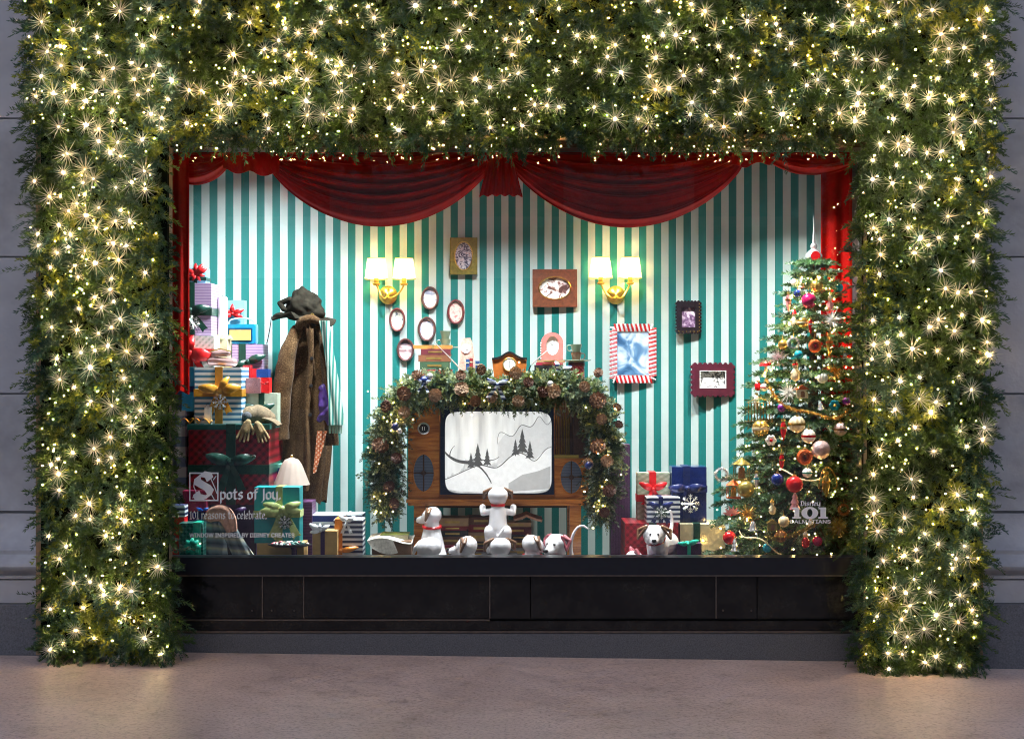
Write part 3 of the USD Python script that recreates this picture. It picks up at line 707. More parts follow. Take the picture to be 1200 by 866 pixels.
# ------------------------------------------------------------------ gifts
def bow_mesh(c, s, tails=True, seed=0, loops=((155, 1.0), (25, 1.0)), plane='xz', tw=.35):
    """ribbon bow facing -y; returns loops, knot, tails as separate meshes"""
    r = np.random.default_rng(seed); c = np.array(c, float); out = {'loop': [], 'tail': []}
    up = {'xz': (np.array([1, 0, 0.]), np.array([0, 0, 1.]), np.array([0, -1., 0])), 'xy': (np.array([1, 0, 0.]), np.array([0, 1., 0]), np.array([0, 0, 1.]))}[plane]
    for ang, k in loops:
        a = math.radians(ang); d = up[0] * math.cos(a) + up[1] * math.sin(a); n = up[2]; w = np.cross(n, d)
        rings = []
        for q in np.linspace(0, 1, 14):
            hw = s * k * tw * (.16 + math.sin(math.pi * min(q, .999) ** .8) ** .8 * .62)
            th = s * k * .16 * (.25 + math.sin(math.pi * q))
            th_ = np.arange(12) * 2 * math.pi / 12
            ctr = c + d * s * k * q + n * s * .16 * math.sin(math.pi * q * .9)
            crease = 1 - .25 * np.abs(np.cos(th_)) ** 8
            rings.append(ctr + (np.cos(th_) * hw * crease)[:, None] * w + (np.sin(th_) * th)[:, None] * n)
        out['loop'].append(loft(rings))
    out['knot'] = ball(c + up[2] * s * .10, s * .15, 2, (1, 1, 1))
    if tails:
        for sg in (-1, 1):
            pts = np.zeros((10, 4, 3)); ang = math.radians(-90 + sg * r.uniform(18, 38)); d = up[0] * math.cos(ang) + up[1] * math.sin(ang); w = np.cross(up[2], d)
            for i, q in enumerate(np.linspace(0, 1, 10)):
                for j, e in enumerate((-1, -.33, .33, 1)):
                    L_ = q * s * 1.15 - (0 if i < 9 else abs(e) * -.10 * s)
                    pts[i, j] = c + d * L_ + w * e * s * (.07 + .09 * q) + up[2] * (.012 + s * .07 * math.sin(q * 7 + sg))
            out['tail'].append(slab(pts, .0025))
    return out
def add_bow(t, c, s, m, parent=None, **kw):
    b = bow_mesh(c, s, **kw)
    p = t.part('bow', cat([b['knot']]), m, parent=parent)
    if parent is None:
        for x in b['loop']: t.part('bow_loop', x, m, parent=p)
        for x in b['tail']: t.part('ribbon_tail', x, m, parent=p)
def flake_mesh(c, r, arms=8, seed=0):
    out = []
    for k in range(arms):
        a = 2 * math.pi * k / arms; d = np.array([math.cos(a), 0, math.sin(a)]); w = np.array([-math.sin(a), 0, math.cos(a)])
        out.append(tube([c + d * .0, c + d * r], .0022, 4))
        for q in (.45, .7):
            for sg in (-1, 1): out.append(tube([c + d * r * q, c + d * r * (q + .22) + w * sg * r * .2], .0018, 4))
    return cat(out)
def gift(label, p, y, depth, z0, m, ribbon=None, rw=8, rx=.5, rz=None, bow=None, orn=None, lid=None, dz=0, name='gift_box', cat_='gift box', group=None, seed=0, horizontal=True):
    px0, py0, px1 = p
    s = S(y); x0, x1, z1 = PX(px0, y), PX(px1, y), PZ(py0, y)
    t = Thing(name, label, cat_, group, base=((x0 + x1) / 2, y + depth / 2, z0))
    zt = z1 - (lid[1] if lid else 0)
    t.part('box', box(x0, x1, y, y + depth, z0, zt, .005), m)
    if lid: t.part('lid', box(x0 - .006, x1 + .006, y - .006, y + depth + .006, zt + .0005, z1, .004), lid[0])
    if ribbon:
        rwm = rw * s / 2; xc = x0 + (x1 - x0) * rx; e = .0035
        o = .006 if lid else 0
        t.part('ribbon', cat([box(xc - rwm, xc + rwm, y - e - o, y - o + .001, z0 + .001, z1 + e), box(xc - rwm, xc + rwm, y - e - o + .0003, y + depth + e, z1 - .001, z1 + e + .0004)]), ribbon)
        if rz is not None:
            zc = z0 + (z1 - z0) * rz
            t.part('ribbon', cat([box(x0 - e, x1 + e, y - e - .0022, y + .001, zc - rwm, zc + rwm), box(x0 - e, x0 + .001, y - e, y + depth, zc - rwm, zc + rwm), box(x1 - .001, x1 + e, y - e, y + depth, zc - rwm, zc + rwm)]), ribbon)
    if bow:
        bx, by, bs, bm_, kw = bow
        add_bow(t, (PX(bx, y), y - .012, PZ(by, y)), bs * s, bm_, **kw)
    if orn:
        kind_, ox, oy, orad = orn; c = np.array([PX(ox, y - .03), y - .035, PZ(oy, y - .03)])
        if kind_ == 'snow': t.part('snowflake', flake_mesh(c, orad * s), M['silver'])
        if kind_ == 'pine':
            t.part('fir_sprig', burst(c + [0, .012, 0], .003, orad * s, 70, .0028, seed, True), FIR[2], smooth=False)
            t.part('snowflake', flake_mesh(c - [0, .006, 0], orad * s * .6), M['silver'])
    return t, z1
def stripes(name, a, b, pitch, k='z', duty=.5, **kw):
    e = {'x': (1 / pitch, 0, 0, 0), 'y': (0, 1 / pitch, 0, 0), 'z': (0, 0, 1 / pitch, 0)}[k]
    return patmat(name, [e], [(0, a), (duty, b)], **kw)
W_BLUE = stripes('white_blue_stripe', (.74, .78, .80), (.045, .20, .36), .029, duty=.52)
W_NAVY = stripes('white_navy_stripe', (.70, .74, .80), (.02, .035, .10), .026)
W_NAVY2 = stripes('navy_band_paper', (.02, .04, .20), (.62, .68, .74), .052, duty=.6)
LILAC = stripes('lilac_rib_paper', (.50, .36, .55), (.33, .21, .40), .0155, bump=.3)
PLUMRIB = stripes('plum_rib_paper', (.055, .018, .055), (.034, .010, .036), .016, k='x', bump=.3)
PLUMRIB2 = stripes('plum_band_paper', (.16, .06, .17), (.10, .035, .11), .016, bump=.3)
REDCHECK = patmat('red_check_paper', [(22, 0, 22, 0), (22, 0, -22, 0)], [(0, (.33, .010, .024)), (.25, (.20, .008, .016)), (.45, (.24, .008, .018)), (.7, (.085, .006, .010))], rough=.35, coat=.25)
REDCHECK2 = patmat('red_diamond_paper', [(26, 0, 26, 0), (26, 0, -26, 0)], [(0, (.42, .015, .03)), (.25, (.28, .008, .016)), (.45, (.30, .008, .018)), (.7, (.16, .006, .010))], rough=.4)
SAGELAT = patmat('sage_lattice_paper', [(20, 0, 34, 0), (20, 0, -34, 0)], [(0, (.34, .38, .28)), (.25, (.26, .31, .22)), (.45, (.42, .45, .35)), (.7, (.30, .34, .24))], rough=.5)
GREENLAT = patmat('green_lattice_foil', [(28, 0, 28, 0), (28, 0, -28, 0)], [(0, (.03, .24, .20)), (.25, (.12, .40, .36)), (.45, (.04, .28, .24)), (.7, (.02, .16, .14))], rough=.25, metal=.3)
WHITELAT = patmat('white_sage_paper', [(30, 0, 30, 0), (30, 0, -30, 0)], [(0, (.70, .73, .70)), (.25, (.60, .66, .60)), (.45, (.74, .76, .74)), (.7, (.42, .52, .45))], rough=.55)
TEALP = mat('teal_paper', (.012, .27, .30), .4, var=.12, bump=.45, bscale=14)
SKYP = mat('sky_blue_paper', (.03, .36, .62), .4, var=.12, bump=.45, bscale=14)
NAVYP = mat('navy_foil', (.008, .02, .13), .22, var=.3, coat=.3, bump=.45, bscale=14)
KRAFT = mat('kraft_paper', (.52, .33, .12), .6, var=.15, bump=.45, bscale=14)
CREAMP = mat('cream_paper', (.45, .42, .28), .55, var=.15, bump=.45, bscale=14)
PLUMP = mat('plum_paper', (.06, .025, .075), .35, var=.3, coat=.2, bump=.45, bscale=14)
LBLUE = mat('light_blue_paper', (.22, .55, .66), .35, var=.1, bump=.45, bscale=14)

# left pile, from the floor up
_, zA = gift('dark plum box at the bottom of the left pile, behind the striped scarf', (234, 591, 300), .40, .46, FLOOR, PLUMP, M['plum_ribbon'], 16, .55, bow=(272, 603, 20, M['plum_ribbon'], dict(tails=False)))
_, zR = gift('big dark red checked gift with black green ribbon and a dark green lid', (221, 497.5, 315), .38, .46, zA, REDCHECK, M['green_ribbon'], 11, .53, .44, bow=(271, 541, 30, M['green_ribbon'], dict(loops=((165, 1.0), (12, 1.0)), seed=3)), lid=(mat('dark_green_lid', (.015, .09, .075), .3, var=.2), 6 * S(.38)))
zL = PZ(482, .50)
t = Thing('scarf_box', 'tall pale plaid wrapped box at the left edge, half behind the garland', 'gift box', base=(PX(208, .5), .6, FLOOR))
PLAID = patmat('pale_plaid', [(11, 0, 0, 0), (0, 0, 9, .2)], [(0, (.55, .52, .50)), (.25, (.18, .22, .32)), (.45, (.42, .32, .40)), (.7, (.09, .11, .16))], rough=.85)
t.part('box', box(PX(188, .5), PX(218.5, .5), .50, .78, FLOOR, zL, .006), PLAID)
shawl = np.array([[[PX(197 + 21 * u, .49), .488 - .008 * math.sin(u * 9 + v * 2) - .01 * v, zL + .006 - v * (.27 + .02 * math.sin(u * 8))] for v in np.linspace(0, 1, 14)] for u in np.linspace(0, 1, 16)])
lone('plaid_scarf', slab(shawl, .006), PLAID, 'pale plaid woollen scarf hanging at the left edge, beside the big red gift', 'scarf')
_, zB = gift('bright sky blue gift with a dark blue side, left of the blue striped gift', (209.5, 430, 227), .52, .24, zL, SKYP, M['navy_ribbon'], 7, .0, .5)
_, zS = gift('white and blue striped gift with a gold bow and silver snowflake', (228, 430.5, 283), .46, .26, zR, W_BLUE, M['gold_ribbon'], 9, .52, .55, bow=(258, 457, 24, M['gold_ribbon'], dict(loops=((172, 1.05), (8, 1.05), (55, .8)), tw=.34, seed=2)), orn=('snow', 258, 471, 9))
_, zG = gift('pale green gift with a dark ribbon under the small red box', (284, 461, 325), .60, .22, zR, mat('pale_green_paper', (.42, .50, .40), .5), M['green_ribbon'], 7, .55, None, bow=(304, 482, 20, M['green_ribbon'], dict(seed=5)))
_, zP = gift('lilac ribbed gift with a dark green bow, under the blue radio', (272, 403.5, 307.5), .84, .20, zR, LILAC, M['green_ribbon'], 8, .34, .62, bow=(291, 424, 20, M['green_ribbon'], dict(loops=((200, .9), (20, 1.1)), seed=6)))
_, zW = gift('white and sage patterned gift with a big scarlet bow, at the upper left', (200.5, 393.5, 251), .56, .24, max(zB, zS) + .001, WHITELAT, M['red_ribbon'], 9, .42, .45, bow=(223, 413, 26, M['red_ribbon'], dict(loops=((185, 1.0), (-12, 1.15), (80, .75)), tw=.4, seed=7)))
_, zQ = gift('lilac ribbed gift with a silver fir sprig, second from top of the left pile', (202, 332, 247.5), .60, .24, zW + .001, LILAC, M['green_ribbon'], 9, .48, .46, bow=(224, 364, 24, M['green_ribbon'], dict(loops=((172, 1.0), (8, 1.0)), seed=8)), orn=('pine', 226, 378, 14), seed=8)
_, zT = gift('small light blue gift under a red spiky bow, topmost of the left pile', (217, 314, 241), .64, .12, zQ + .001, LBLUE, M['green_ribbon'], 4, .5, .3, bow=(231, 322, 11, M['red_ribbon'], dict(loops=((150, 1.2), (30, 1.3), (95, 1.2), (60, 1.3), (190, .9), (-10, .9), (235, .8), (300, .8)), tails=False, tw=.34)))
# parcel, candle, pouch
z0 = max(zB, zS) + .001
yq = .72
t = Thing('sweet_parcel', 'flat pale gold and green parcel under the white candle', 'gift box', base=(PX(253, yq), yq, z0))
cz = PZ(392.5, yq)
t.part('box', box(PX(239, yq), PX(266, yq), yq, yq + .13, z0, cz - .02, .01), CREAMP)
t.part('top_wrap', lathe([(.085, -.022), (.07, 0), (.0, .0)], (PX(253, yq), yq + .065, cz), 6), patmat('gold_net_paper', [(40, 0, 40, 0), (40, 0, -40, 0)], [(0, (.55, .50, .22)), (.25, (.40, .45, .20)), (.45, (.6, .56, .3)), (.7, (.2, .36, .15))], rough=.35))
t = Thing('white_candle', 'tall white pillar candle standing between the lilac gift and the blue radio', 'candle', base=(PX(258, yq), yq + .06, cz))
t.part('wax', lathe([(.027, 0), (.0275, .01), (.0275, PZ(349, yq) - cz), (.024, PZ(347.5, yq) - cz), (0, PZ(348, yq) - cz)], (PX(258.3, yq), yq + .06, cz), 24), mat('white_wax', (.78, .79, .76), .45, var=.05))
t.part('wick', tube([(PX(258.3, yq), yq + .06, PZ(348, yq)), (PX(258.8, yq), yq + .06, PZ(345, yq))], .0014, 5), M['black'])
ya = .50
pm = blob([(P(246, 424, ya) + [0, .03, 0], .024, P(272, 425, ya) + [0, .03, 0], .024), (P(250, 415, ya) + [0, .03, 0], .020, P(266, 414, ya) + [0, .03, 0], .018), (P(246, 424, ya) + [0, .03, 0], .02, P(254, 413, ya) + [0, .03, 0], .015)], .012, 6)
pm.vertices[:, 2] += (z0 - pm.vertices[:, 2].min())
t = Thing('purse', 'small shiny pinkish pouch on the blue striped gift', 'pouch', base=(PX(260, ya), ya, z0))
t.part('body', pm, mat('pink_satin', (.45, .30, .29), .25, metal=.35, var=.25, scale=18), smooth=True)
t.part('clasp', tube([P(246, 412, ya) - [0, .004, 0], P(258, 408.5, ya), P(271, 412, ya) - [0, .004, 0]], .004, 6), M['gold_dull'])
# radio
yr = .86
t = Thing('radio', 'bright blue retro radio with a yellow dial and rounded handle', 'radio', base=(PX(282, yr), yr, zP))
x0, x1, z1 = PX(264, yr), PX(299.5, yr), PZ(380, yr)
t.part('body', box(x0, x1, yr, yr + .085, zP + .004, z1, .012), mat('radio_blue', (.01, .24, .42), .25, var=.08, coat=.3))
t.part('dial_bezel', box(x0 + .018, x1 - .018, yr - .003, yr + .002, zP + .018, z1 - .022, .003), mat('radio_dark_blue', (.004, .045, .11), .3))
t.part('dial', box(x0 + .025, x1 - .026, yr - .006, yr - .0032, zP + .022, z1 - .033, .002), mat('radio_dial_yellow', (.75, .50, .14), .4, emit=(1, .7, .25), power=.03))
t.part('handle', tube(spline([(x0 + .012, yr + .04, z1 - .01), (x0 + .02, yr + .04, z1 + .022), (x0 + .05, yr + .04, z1 + .032), (x1 - .05, yr + .04, z1 + .032), (x1 - .02, yr + .04, z1 + .022), (x1 - .012, yr + .04, z1 - .01)], 24), .0045, 8), mat('handle_pale', (.55, .62, .62), .35))
for sx in (x0 + .02, x1 - .02): t.part('foot', box(sx - .012, sx + .012, yr + .01, yr + .07, zP, zP + .004), M['black'])
gift('light blue gift with a red bow, behind the radio', (264, 352, 286), .95, .09, zP + .001, LBLUE, None, bow=(273, 368, 13, M['red_ribbon'], dict(loops=((160, 1.1), (20, 1.1), (90, .9), (200, 1.0), (-20, 1.0)), tails=False)))
# red cluster
_, zg2 = gift('small pink glitter box in the red cluster above the pale green gift', (288, 443, 305), .57, .09, zG + .001, mat('pink_glitter', (.40, .20, .22), .3, metal=.4, var=.5, scale=240))
gift('narrow dark red gift behind the small pink glitter box', (284.5, 428, 293), .68, .08, zG + .001, mat('dark_red_paper', (.30, .01, .015), .35))
gift('small scarlet gift behind the pink glitter box', (292, 432, 302), .70, .08, zG + .001, M['red_ribbon'])
_, zpp = gift('scarlet gift with a fluffy bow, right end of the red cluster', (304, 442.5, 315.5), .60, .09, zG + .001, mat('scarlet_paper', (.60, .010, .012), .4, bump=.6), None, bow=(310, 450, 6, M['red_ribbon'], dict(tails=False)))
gift('tiny blue glitter box on the scarlet gift', (300.5, 432.5, 314.5), .60, .08, zpp + .001, mat('blue_glitter', (.03, .10, .42), .3, metal=.4, var=.6, scale=240))
# trimmings on the red lid
for k, (px, py, m_, lab) in enumerate(((222, 490, 'orange_ribbon', 'loose orange ribbon curled on the red gift, leftmost'), (236, 493, 'gold_ribbon', 'loose gold ribbon curled on the red gift in front of the striped gift'))):
    c = P(px, py, .41); pts = np.array([[c + [(u - .5) * .12, -.012 + .024 * v, .028 * abs(math.sin(u * 6 + k)) + (zR + .004 - c[2])] for v in (0, 1)] for u in np.linspace(0, 1, 26)])
    lone('ribbon_curl', slab(pts, .002), M[m_], lab, 'ribbon', smooth=True)
yb = .42
t = Thing('paper_bag', 'tiny white paper carrier bag in front of the striped gift', 'bag', base=(PX(244, yb), yb, zR))
t.part('bag', box(PX(239.5, yb), PX(247.5, yb), yb, yb + .03, zR, PZ(477, yb), .002), M['white_card'])
t.part('bag_handle', tube(spline([P(241, 477, yb), P(243.5, 472, yb), P(246, 477, yb)], 10), .0012, 5), M['black'])
# flat cap and gloves
TWEED = mat('grey_brown_tweed', (.17, .125, .075), .9, var=.5, scale=90, bump=.5)
TWEED2 = mat('dark_check_tweed', (.07, .075, .085), .9, var=.6, scale=70, bump=.5)
yc = .44
t = Thing('flat_cap', 'brown tweed flat cap resting on the right corner of the big red gift', 'cap', base=(PX(303, yc), yc, zR))
c = P(302, 492, yc) + [0, .09, 0]
crown = blob([(c + [-.055, 0, .022], .052, c + [.045, -.01, .006], .040), (c + [-.02, .03, .025], .055, c + [.02, -.02, .015], .052)], .012, 8)
crown.vertices[:, 2] = np.maximum(crown.vertices[:, 2], zR + .004)
t.part('crown', crown, TWEED, smooth=True)
t.part('side_panel', blob([(c + [-.095, -.02, .008], .022, c + [-.062, -.058, .020], .024)], .01, 5), TWEED2, smooth=True)
br = np.array([[c + [.02 + .085 * u + .015 * math.sin(v * math.pi), -.085 + .13 * v - .02 * math.sin(v * math.pi), .004 - .038 * u * u + .006 * math.sin(v * math.pi)] for v in np.linspace(0, 1, 10)] for u in np.linspace(0, 1, 10)])
t.part('brim', slab(br, .010), TWEED, smooth=True)
GLOVE = mat('tan_knit', (.30, .21, .10), .9, var=.3, scale=110, bump=.5)
def glove(px, py, ang, label, ms=1.0, flip=1, m=GLOVE):
    c = P(px, py, .352); a = math.radians(ang); d = np.array([math.cos(a), -.05, math.sin(a)]); w = np.array([-math.sin(a), 0, math.cos(a)]) * flip
    bones = [(c - d * .04, .017, c + d * .004, .020), (c - d * .028 + w * .010, .014, c + d * .008 + w * .016, .012), (c - d * .028 - w * .010, .014, c + d * .008 - w * .016, .012)]
    for k, ln in enumerate((.042, .051, .048, .037)):
        o = w * (k - 1.5) * .0135; dd = d + w * (k - 1.5) * .16
        bones.append((c + d * .012 + o, .0080, c + d * .012 + o + dd * ln * .55 * ms, .0077)); bones.append((c + d * .012 + o + dd * ln * .55 * ms, .0077, c + d * .012 + o + dd * ln * ms + [0, -.006, -.004], .0065))
    bones.append((c - d * .026 + w * .016, .010, c - d * .004 + w * .042, .0075))
    g = blob(bones, .004, 5)
    lone('glove', g, m, label, 'glove', 'gloves over the edge of the red gift', smooth=True)
glove(288, 503, -108, 'tan knitted glove hanging over the red gift\'s top edge, fingers down, left glove', 1.0)
glove(305, 505, -66, 'tan knitted glove lying under the flat cap, thumb out, right glove', .9, -1)
# bottom left
yd = .20
_, zn = gift('navy gift box with a blue bow, low behind the green lattice gift', (212, 600, 247), .30, .09, FLOOR, NAVYP, M['navy_ribbon'], 6, .6, None, bow=(238, 598, 8, mat('royal_ribbon', (.01, .08, .36), .3), dict(tails=False)))
gift('dark magenta speckled gift beside the white S lettering', (214, 575, 242), .30, .08, zn + .001, mat('magenta_glitter', (.26, .012, .05), .4, var=.9, scale=150), None)
gift('small white and blue striped gift at the left edge, by the garland', (199.5, 592, 216.5), .20, .08, PZ(606, .2) + .002, W_NAVY)
gift('small scarlet gift under the little white and blue one at the left edge', (199.5, 606.2, 216), .20, .08, FLOOR, M['red_ribbon'])
gift('green foil lattice gift with a bright teal pompom bow at the lower left', (210, 613, 238), .09, .10, FLOOR, GREENLAT, M['teal_ribbon'], 9, .75, None, bow=(226, 640, 11, M['teal_ribbon'], dict(loops=tuple((a, .95) for a in range(0, 360, 45)), tails=False, tw=.5)))
# striped wool scarf over a little block
SCARF = patmat('striped_wool', [(1.5, 0, 17, 0)], [(0, (.055, .085, .105)), (.3, (.20, .26, .28)), (.55, (.46, .44, .30)), (.75, (.16, .18, .22)), (1, (.055, .085, .105))], rough=.9, interp=True)
PINKW = mat('blush_wool', (.55, .30, .22), .9, var=.3, scale=60, bump=.6)
ye = .17
t = Thing('striped_scarf', 'grey and cream striped wool scarf with a blush end, folded at the lower left', 'scarf', base=(PX(265, ye), ye, FLOOR))
def strip(path, wpx, y, fold=.006, n=30):
    sp = spline([(PX(a, y), PZ(b, y)) for a, b in path], n); out = []
    tg = np.gradient(sp, axis=0); tg /= np.linalg.norm(tg, axis=1, keepdims=True)
    for i, (x, z) in enumerate(sp):
        nx_, nz_ = -tg[i][1], tg[i][0]
        w_ = np.interp(i / (n - 1), np.linspace(0, 1, len(wpx)), wpx) * S(y) / 2
        out.append([[x + nx_ * w_ * e, y - fold * math.cos(e * 7 + i * .2) - .004 * i / n, z + nz_ * w_ * e] for e in np.linspace(-1, 1, 12)])
    return slab(np.array(out), .008)
t.part('hanging_end', strip([(250, 608), (251, 625), (253, 655), (254, 690)], [26, 27, 29, 30], ye), SCARF, smooth=True)
t.part('trailing_end', strip([(262, 606), (271, 626), (283, 648), (300, 685)], [16, 18, 24, 26], ye - .02), SCARF, smooth=True)
t.part('folded_top', strip([(243, 610), (250, 603), (261, 602), (269, 612), (272, 623)], [10, 17, 20, 17, 11], ye - .035, .004), PINKW, smooth=True)
t.part('support_block', box(PX(241, ye), PX(272, ye), ye + .015, ye + .12, FLOOR, PZ(607, ye), .004), M['black'])
# teal gift, stand of sweets, kraft boxes, lamp
_, zk = gift('kraft coloured gift with a dark ribbon under the teal gift', (301, 637, 356), .22, .16, FLOOR, KRAFT, M['plum_ribbon'], 6, .8)
gift('big teal gift with a sage green bow and fir sprig', (298, 571, 351), .24, .13, zk + .001, TEALP, M['lime_ribbon'], 8, .55, .52, bow=(332, 596, 30, M['lime_ribbon'], dict(loops=((190, 1.0), (165, .8), (20, .75), (-5, .7)), tw=.34, seed=11)), orn=('pine', 334, 612, 13), seed=12)
yl = .50
_, zl = gift('plum banded gift box under the little bell shaded lamp', (322, 588, 365.5), yl, .16, FLOOR, PLUMRIB2)
t = Thing('table_lamp', 'small table lamp with a white pleated bell shade on a brass foot', 'lamp', base=(PX(339.5, yl), yl + .08, zl))
xc, yc2 = PX(339.5, yl), yl + .07
t.part('lamp_foot', lathe([(.04, 0), (.042, .006), (.03, .014), (.034, .03), (.036, .05), (.02, .062), (.008, .068), (.008, .11), (0, .11)], (xc, yc2, zl + .001), 20), M['brass'])
sh = [(.098, 0), (.092, .018), (.080, .05), (.066, .09), (.052, .125), (.036, .148), (.014, .156), (.010, .160)]
zsb = PZ(569, yl)
th = np.arange(40) * 2 * math.pi / 40; pl = 1 + .03 * np.cos(th * 13)
t.part('bell_shade', loft([np.stack([xc + r_ * pl * np.cos(th), yc2 + r_ * pl * np.sin(th), np.full(40, zsb + z_ * .93)], 1) for r_, z_ in sh], False), mat('cream_pleated_shade', (.56, .46, .40), .7, var=.06, trans=.4), smooth=50)
t.part('finial', ball((xc, yc2, zsb + .156), .007, 2), M['brass'])
gift('royal blue gift with a teal lid, behind the bell lamp', (314, 544, 334), .66, .12, FLOOR, mat('royal_paper', (.015, .05, .34), .35), lid=(mat('mint_lid', (.16, .42, .34), .4), .02))
yt = .14
t = Thing('cake_stand', 'dark footed plate heaped with white and pink sweets', 'cake stand', base=(PX(339, yt), yt, FLOOR))
zc = PZ(640, yt); xc = PX(339, yt)
t.part('plate', lathe([(.0, -.004), (.085, -.004), (.117, .006), (.116, .010), (.08, .003), (0, .003)], (xc, yt + .02, zc), 30, 1, .55), M['black'])
t.part('stem', lathe([(.05, FLOOR - zc), (.045, FLOOR - zc + .01), (.014, FLOOR - zc + .03), (.012, -.02), (.02, -.004)], (xc + .02, yt + .02, zc), 16), M['plum_ribbon'])
rr = np.random.default_rng(5)
SW = [M['white_card'], mat('pink_sweet', (.6, .16, .18), .4), mat('mint_sweet', (.10, .26, .24), .4), mat('cream_sweet', (.65, .52, .36), .5)]
for k in range(46):
    a, q = rr.uniform(0, 6.28), rr.random() ** .5 * .095
    cx_, cy_ = xc + q * math.cos(a), yt + .02 + q * math.sin(a) * .5
    t.part('sweet', ball((cx_, cy_, zc + .010 + .022 * (1 - q / .1) * rr.random()), rr.uniform(.006, .010), 1, (1, 1, rr.uniform(.6, 1.1))), SW[int(rr.choice(4, p=[.35, .2, .3, .15]) if cx_ < xc + .01 else rr.choice(4, p=[.15, .1, .6, .15]))])
_, zh = gift('flat navy and white banded box behind the orange ribboned gift', (364, 603.5, 424), .52, .20, FLOOR, W_NAVY2, M['white_ribbon'], 2, .7)
gift('kraft gift with a plum ribbon and white frilled bow, right of the sweets', (366, 622, 395), .22, .12, FLOOR, KRAFT, M['plum_ribbon'], 5, .42, None, bow=(376, 621, 14, M['white_ribbon'], dict(loops=((150, 1.1), (30, .9), (95, .6), (190, .9)), tails=False)))
gift('white and navy striped gift with wide orange ribbon', (391, 609, 425), .30, .14, FLOOR, W_NAVY, M['orange_ribbon'], 9, .17, .27, bow=(400, 645, 16, M['orange_ribbon'], dict(loops=((175, .6), (12, 1.3)), tails=False, tw=.25)))
lone('ribbon_bow', cat(bow_mesh(P(406, 611, .29), 12 * S(.29), loops=((140, 1.0), (30, 1.0)), seed=3)['loop'] + bow_mesh(P(406, 611, .29), 12 * S(.29), seed=3)['tail']), M['white_ribbon'], 'loose white ribbon bow on the striped gift with the orange ribbon', 'ribbon')
yn = .34
_, zx = gift('low brown cardboard box under the open newspaper', (436, 634, 482), yn, .22, FLOOR, mat('brown_card', (.16, .085, .045), .7, var=.2), None)
NEWS = mat('newsprint', (.55, .52, .46), .8, var=.35, scale=70)
pg = np.array([[[PX(431 + 52 * u, yn) , yn - .03 + .24 * v, zx + .004 + .016 * math.sin(u * 5) * (1 - v) + .02 * abs(math.sin(3 * u + .4)) * v] for v in np.linspace(0, 1, 10)] for u in np.linspace(0, 1, 16)])
pf = np.array([[[PX(431 + 30 * u + 6 * v, yn), yn - .033 - .004 * v, zx + .004 + .016 * math.sin(u * 5 * .58) - v * (.075 * math.sin(math.pi * (.12 + .62 * u)) + .01)] for v in np.linspace(0, 1, 8)] for u in np.linspace(0, 1, 12)])
t = Thing('newspaper', 'open folded newspaper draped on the brown box left of the television stand', 'newspaper', base=(PX(457, yn), yn, zx))
t.part('page', slab(pg, .003), NEWS, smooth=True); t.part('page', slab(pf, .003), NEWS, smooth=True)
t = Thing('green_book', 'olive green hardback book on the newspaper', 'book', base=(PX(462, .42), .45, zx + .03))
OLV = mat('olive_cloth', (.13, .16, .02), .6, var=.25)
xb0, xb1 = PX(446, .42), PX(480, .42); zk2 = PZ(632, .42)
t.part('cover', cat([box(xb0, xb1, .40, .52, zk2 - .02, zk2 - .015, .001), box(xb0 + .003, xb1 - .003, .40, .52, zk2 + .026, zk2 + .031, .001), box(xb0, xb0 + .005, .40, .52, zk2 - .015, zk2 + .026)]), OLV)
t.part('pages', box(xb0 + .005, xb1 - .008, .405, .515, zk2 - .0145, zk2 + .0255), CREAMP)

# right group of gifts
gift('tall dark purple ribbed box standing right of the television garland', (716, 521, 738.5), .84, .14, FLOOR, PLUMRIB)
_, zr1 = gift('red diamond patterned gift at the floor, under the upper red one', (732, 640, 790), .46, .30, FLOOR, REDCHECK2, M['green_ribbon'], 8, .57)
_, zr2 = gift('wide red diamond patterned gift under the striped gift, right of the stand', (732.5, 613, 795), .46, .30, zr1 + .001, REDCHECK2, M['green_ribbon'], 9, .52)
_, zc1 = gift('wide cream gift with a black ribbon under the tall navy gift', (797, 614, 850), .50, .24, FLOOR, CREAMP, M['green_ribbon'], 8, .37)
gift('sage lattice gift with a red ribbon, behind the white and navy striped gift', (747, 554, 785), .64, .10, zr2 + .001, SAGELAT, M['red_ribbon'], 8, .47, .46, bow=(765, 573, 18, M['red_ribbon'], dict(seed=15)))
gift('white and navy striped gift with a navy bow and spiky silver star', (758, 583, 797), .47, .14, zr2 + .001, W_NAVY, M['navy_ribbon'], 5, .42, None, bow=(774, 595, 16, M['navy_ribbon'], dict(seed=16)), orn=('pine', 775, 600, 13), seed=17)
gift('tall navy foil gift with a navy bow and silver snowflake', (787.5, 547, 828), .58, .14, zc1 + .001, NAVYP, M['navy_ribbon'], 8, .42, .60, bow=(805, 572, 22, M['navy_ribbon'], dict(loops=((178, 1.0), (4, 1.0)), seed=18)), orn=('snow', 809, 590, 11))
gift('flat plum gift with a bright teal bow in front of the cream gift', (793, 637, 822), .24, .10, FLOOR, PLUMP, M['teal_ribbon'], 4, .5, None, bow=(806, 637, 11, M['teal_ribbon'], dict(loops=((175, 1.1), (20, 1.2)), tails=False)))

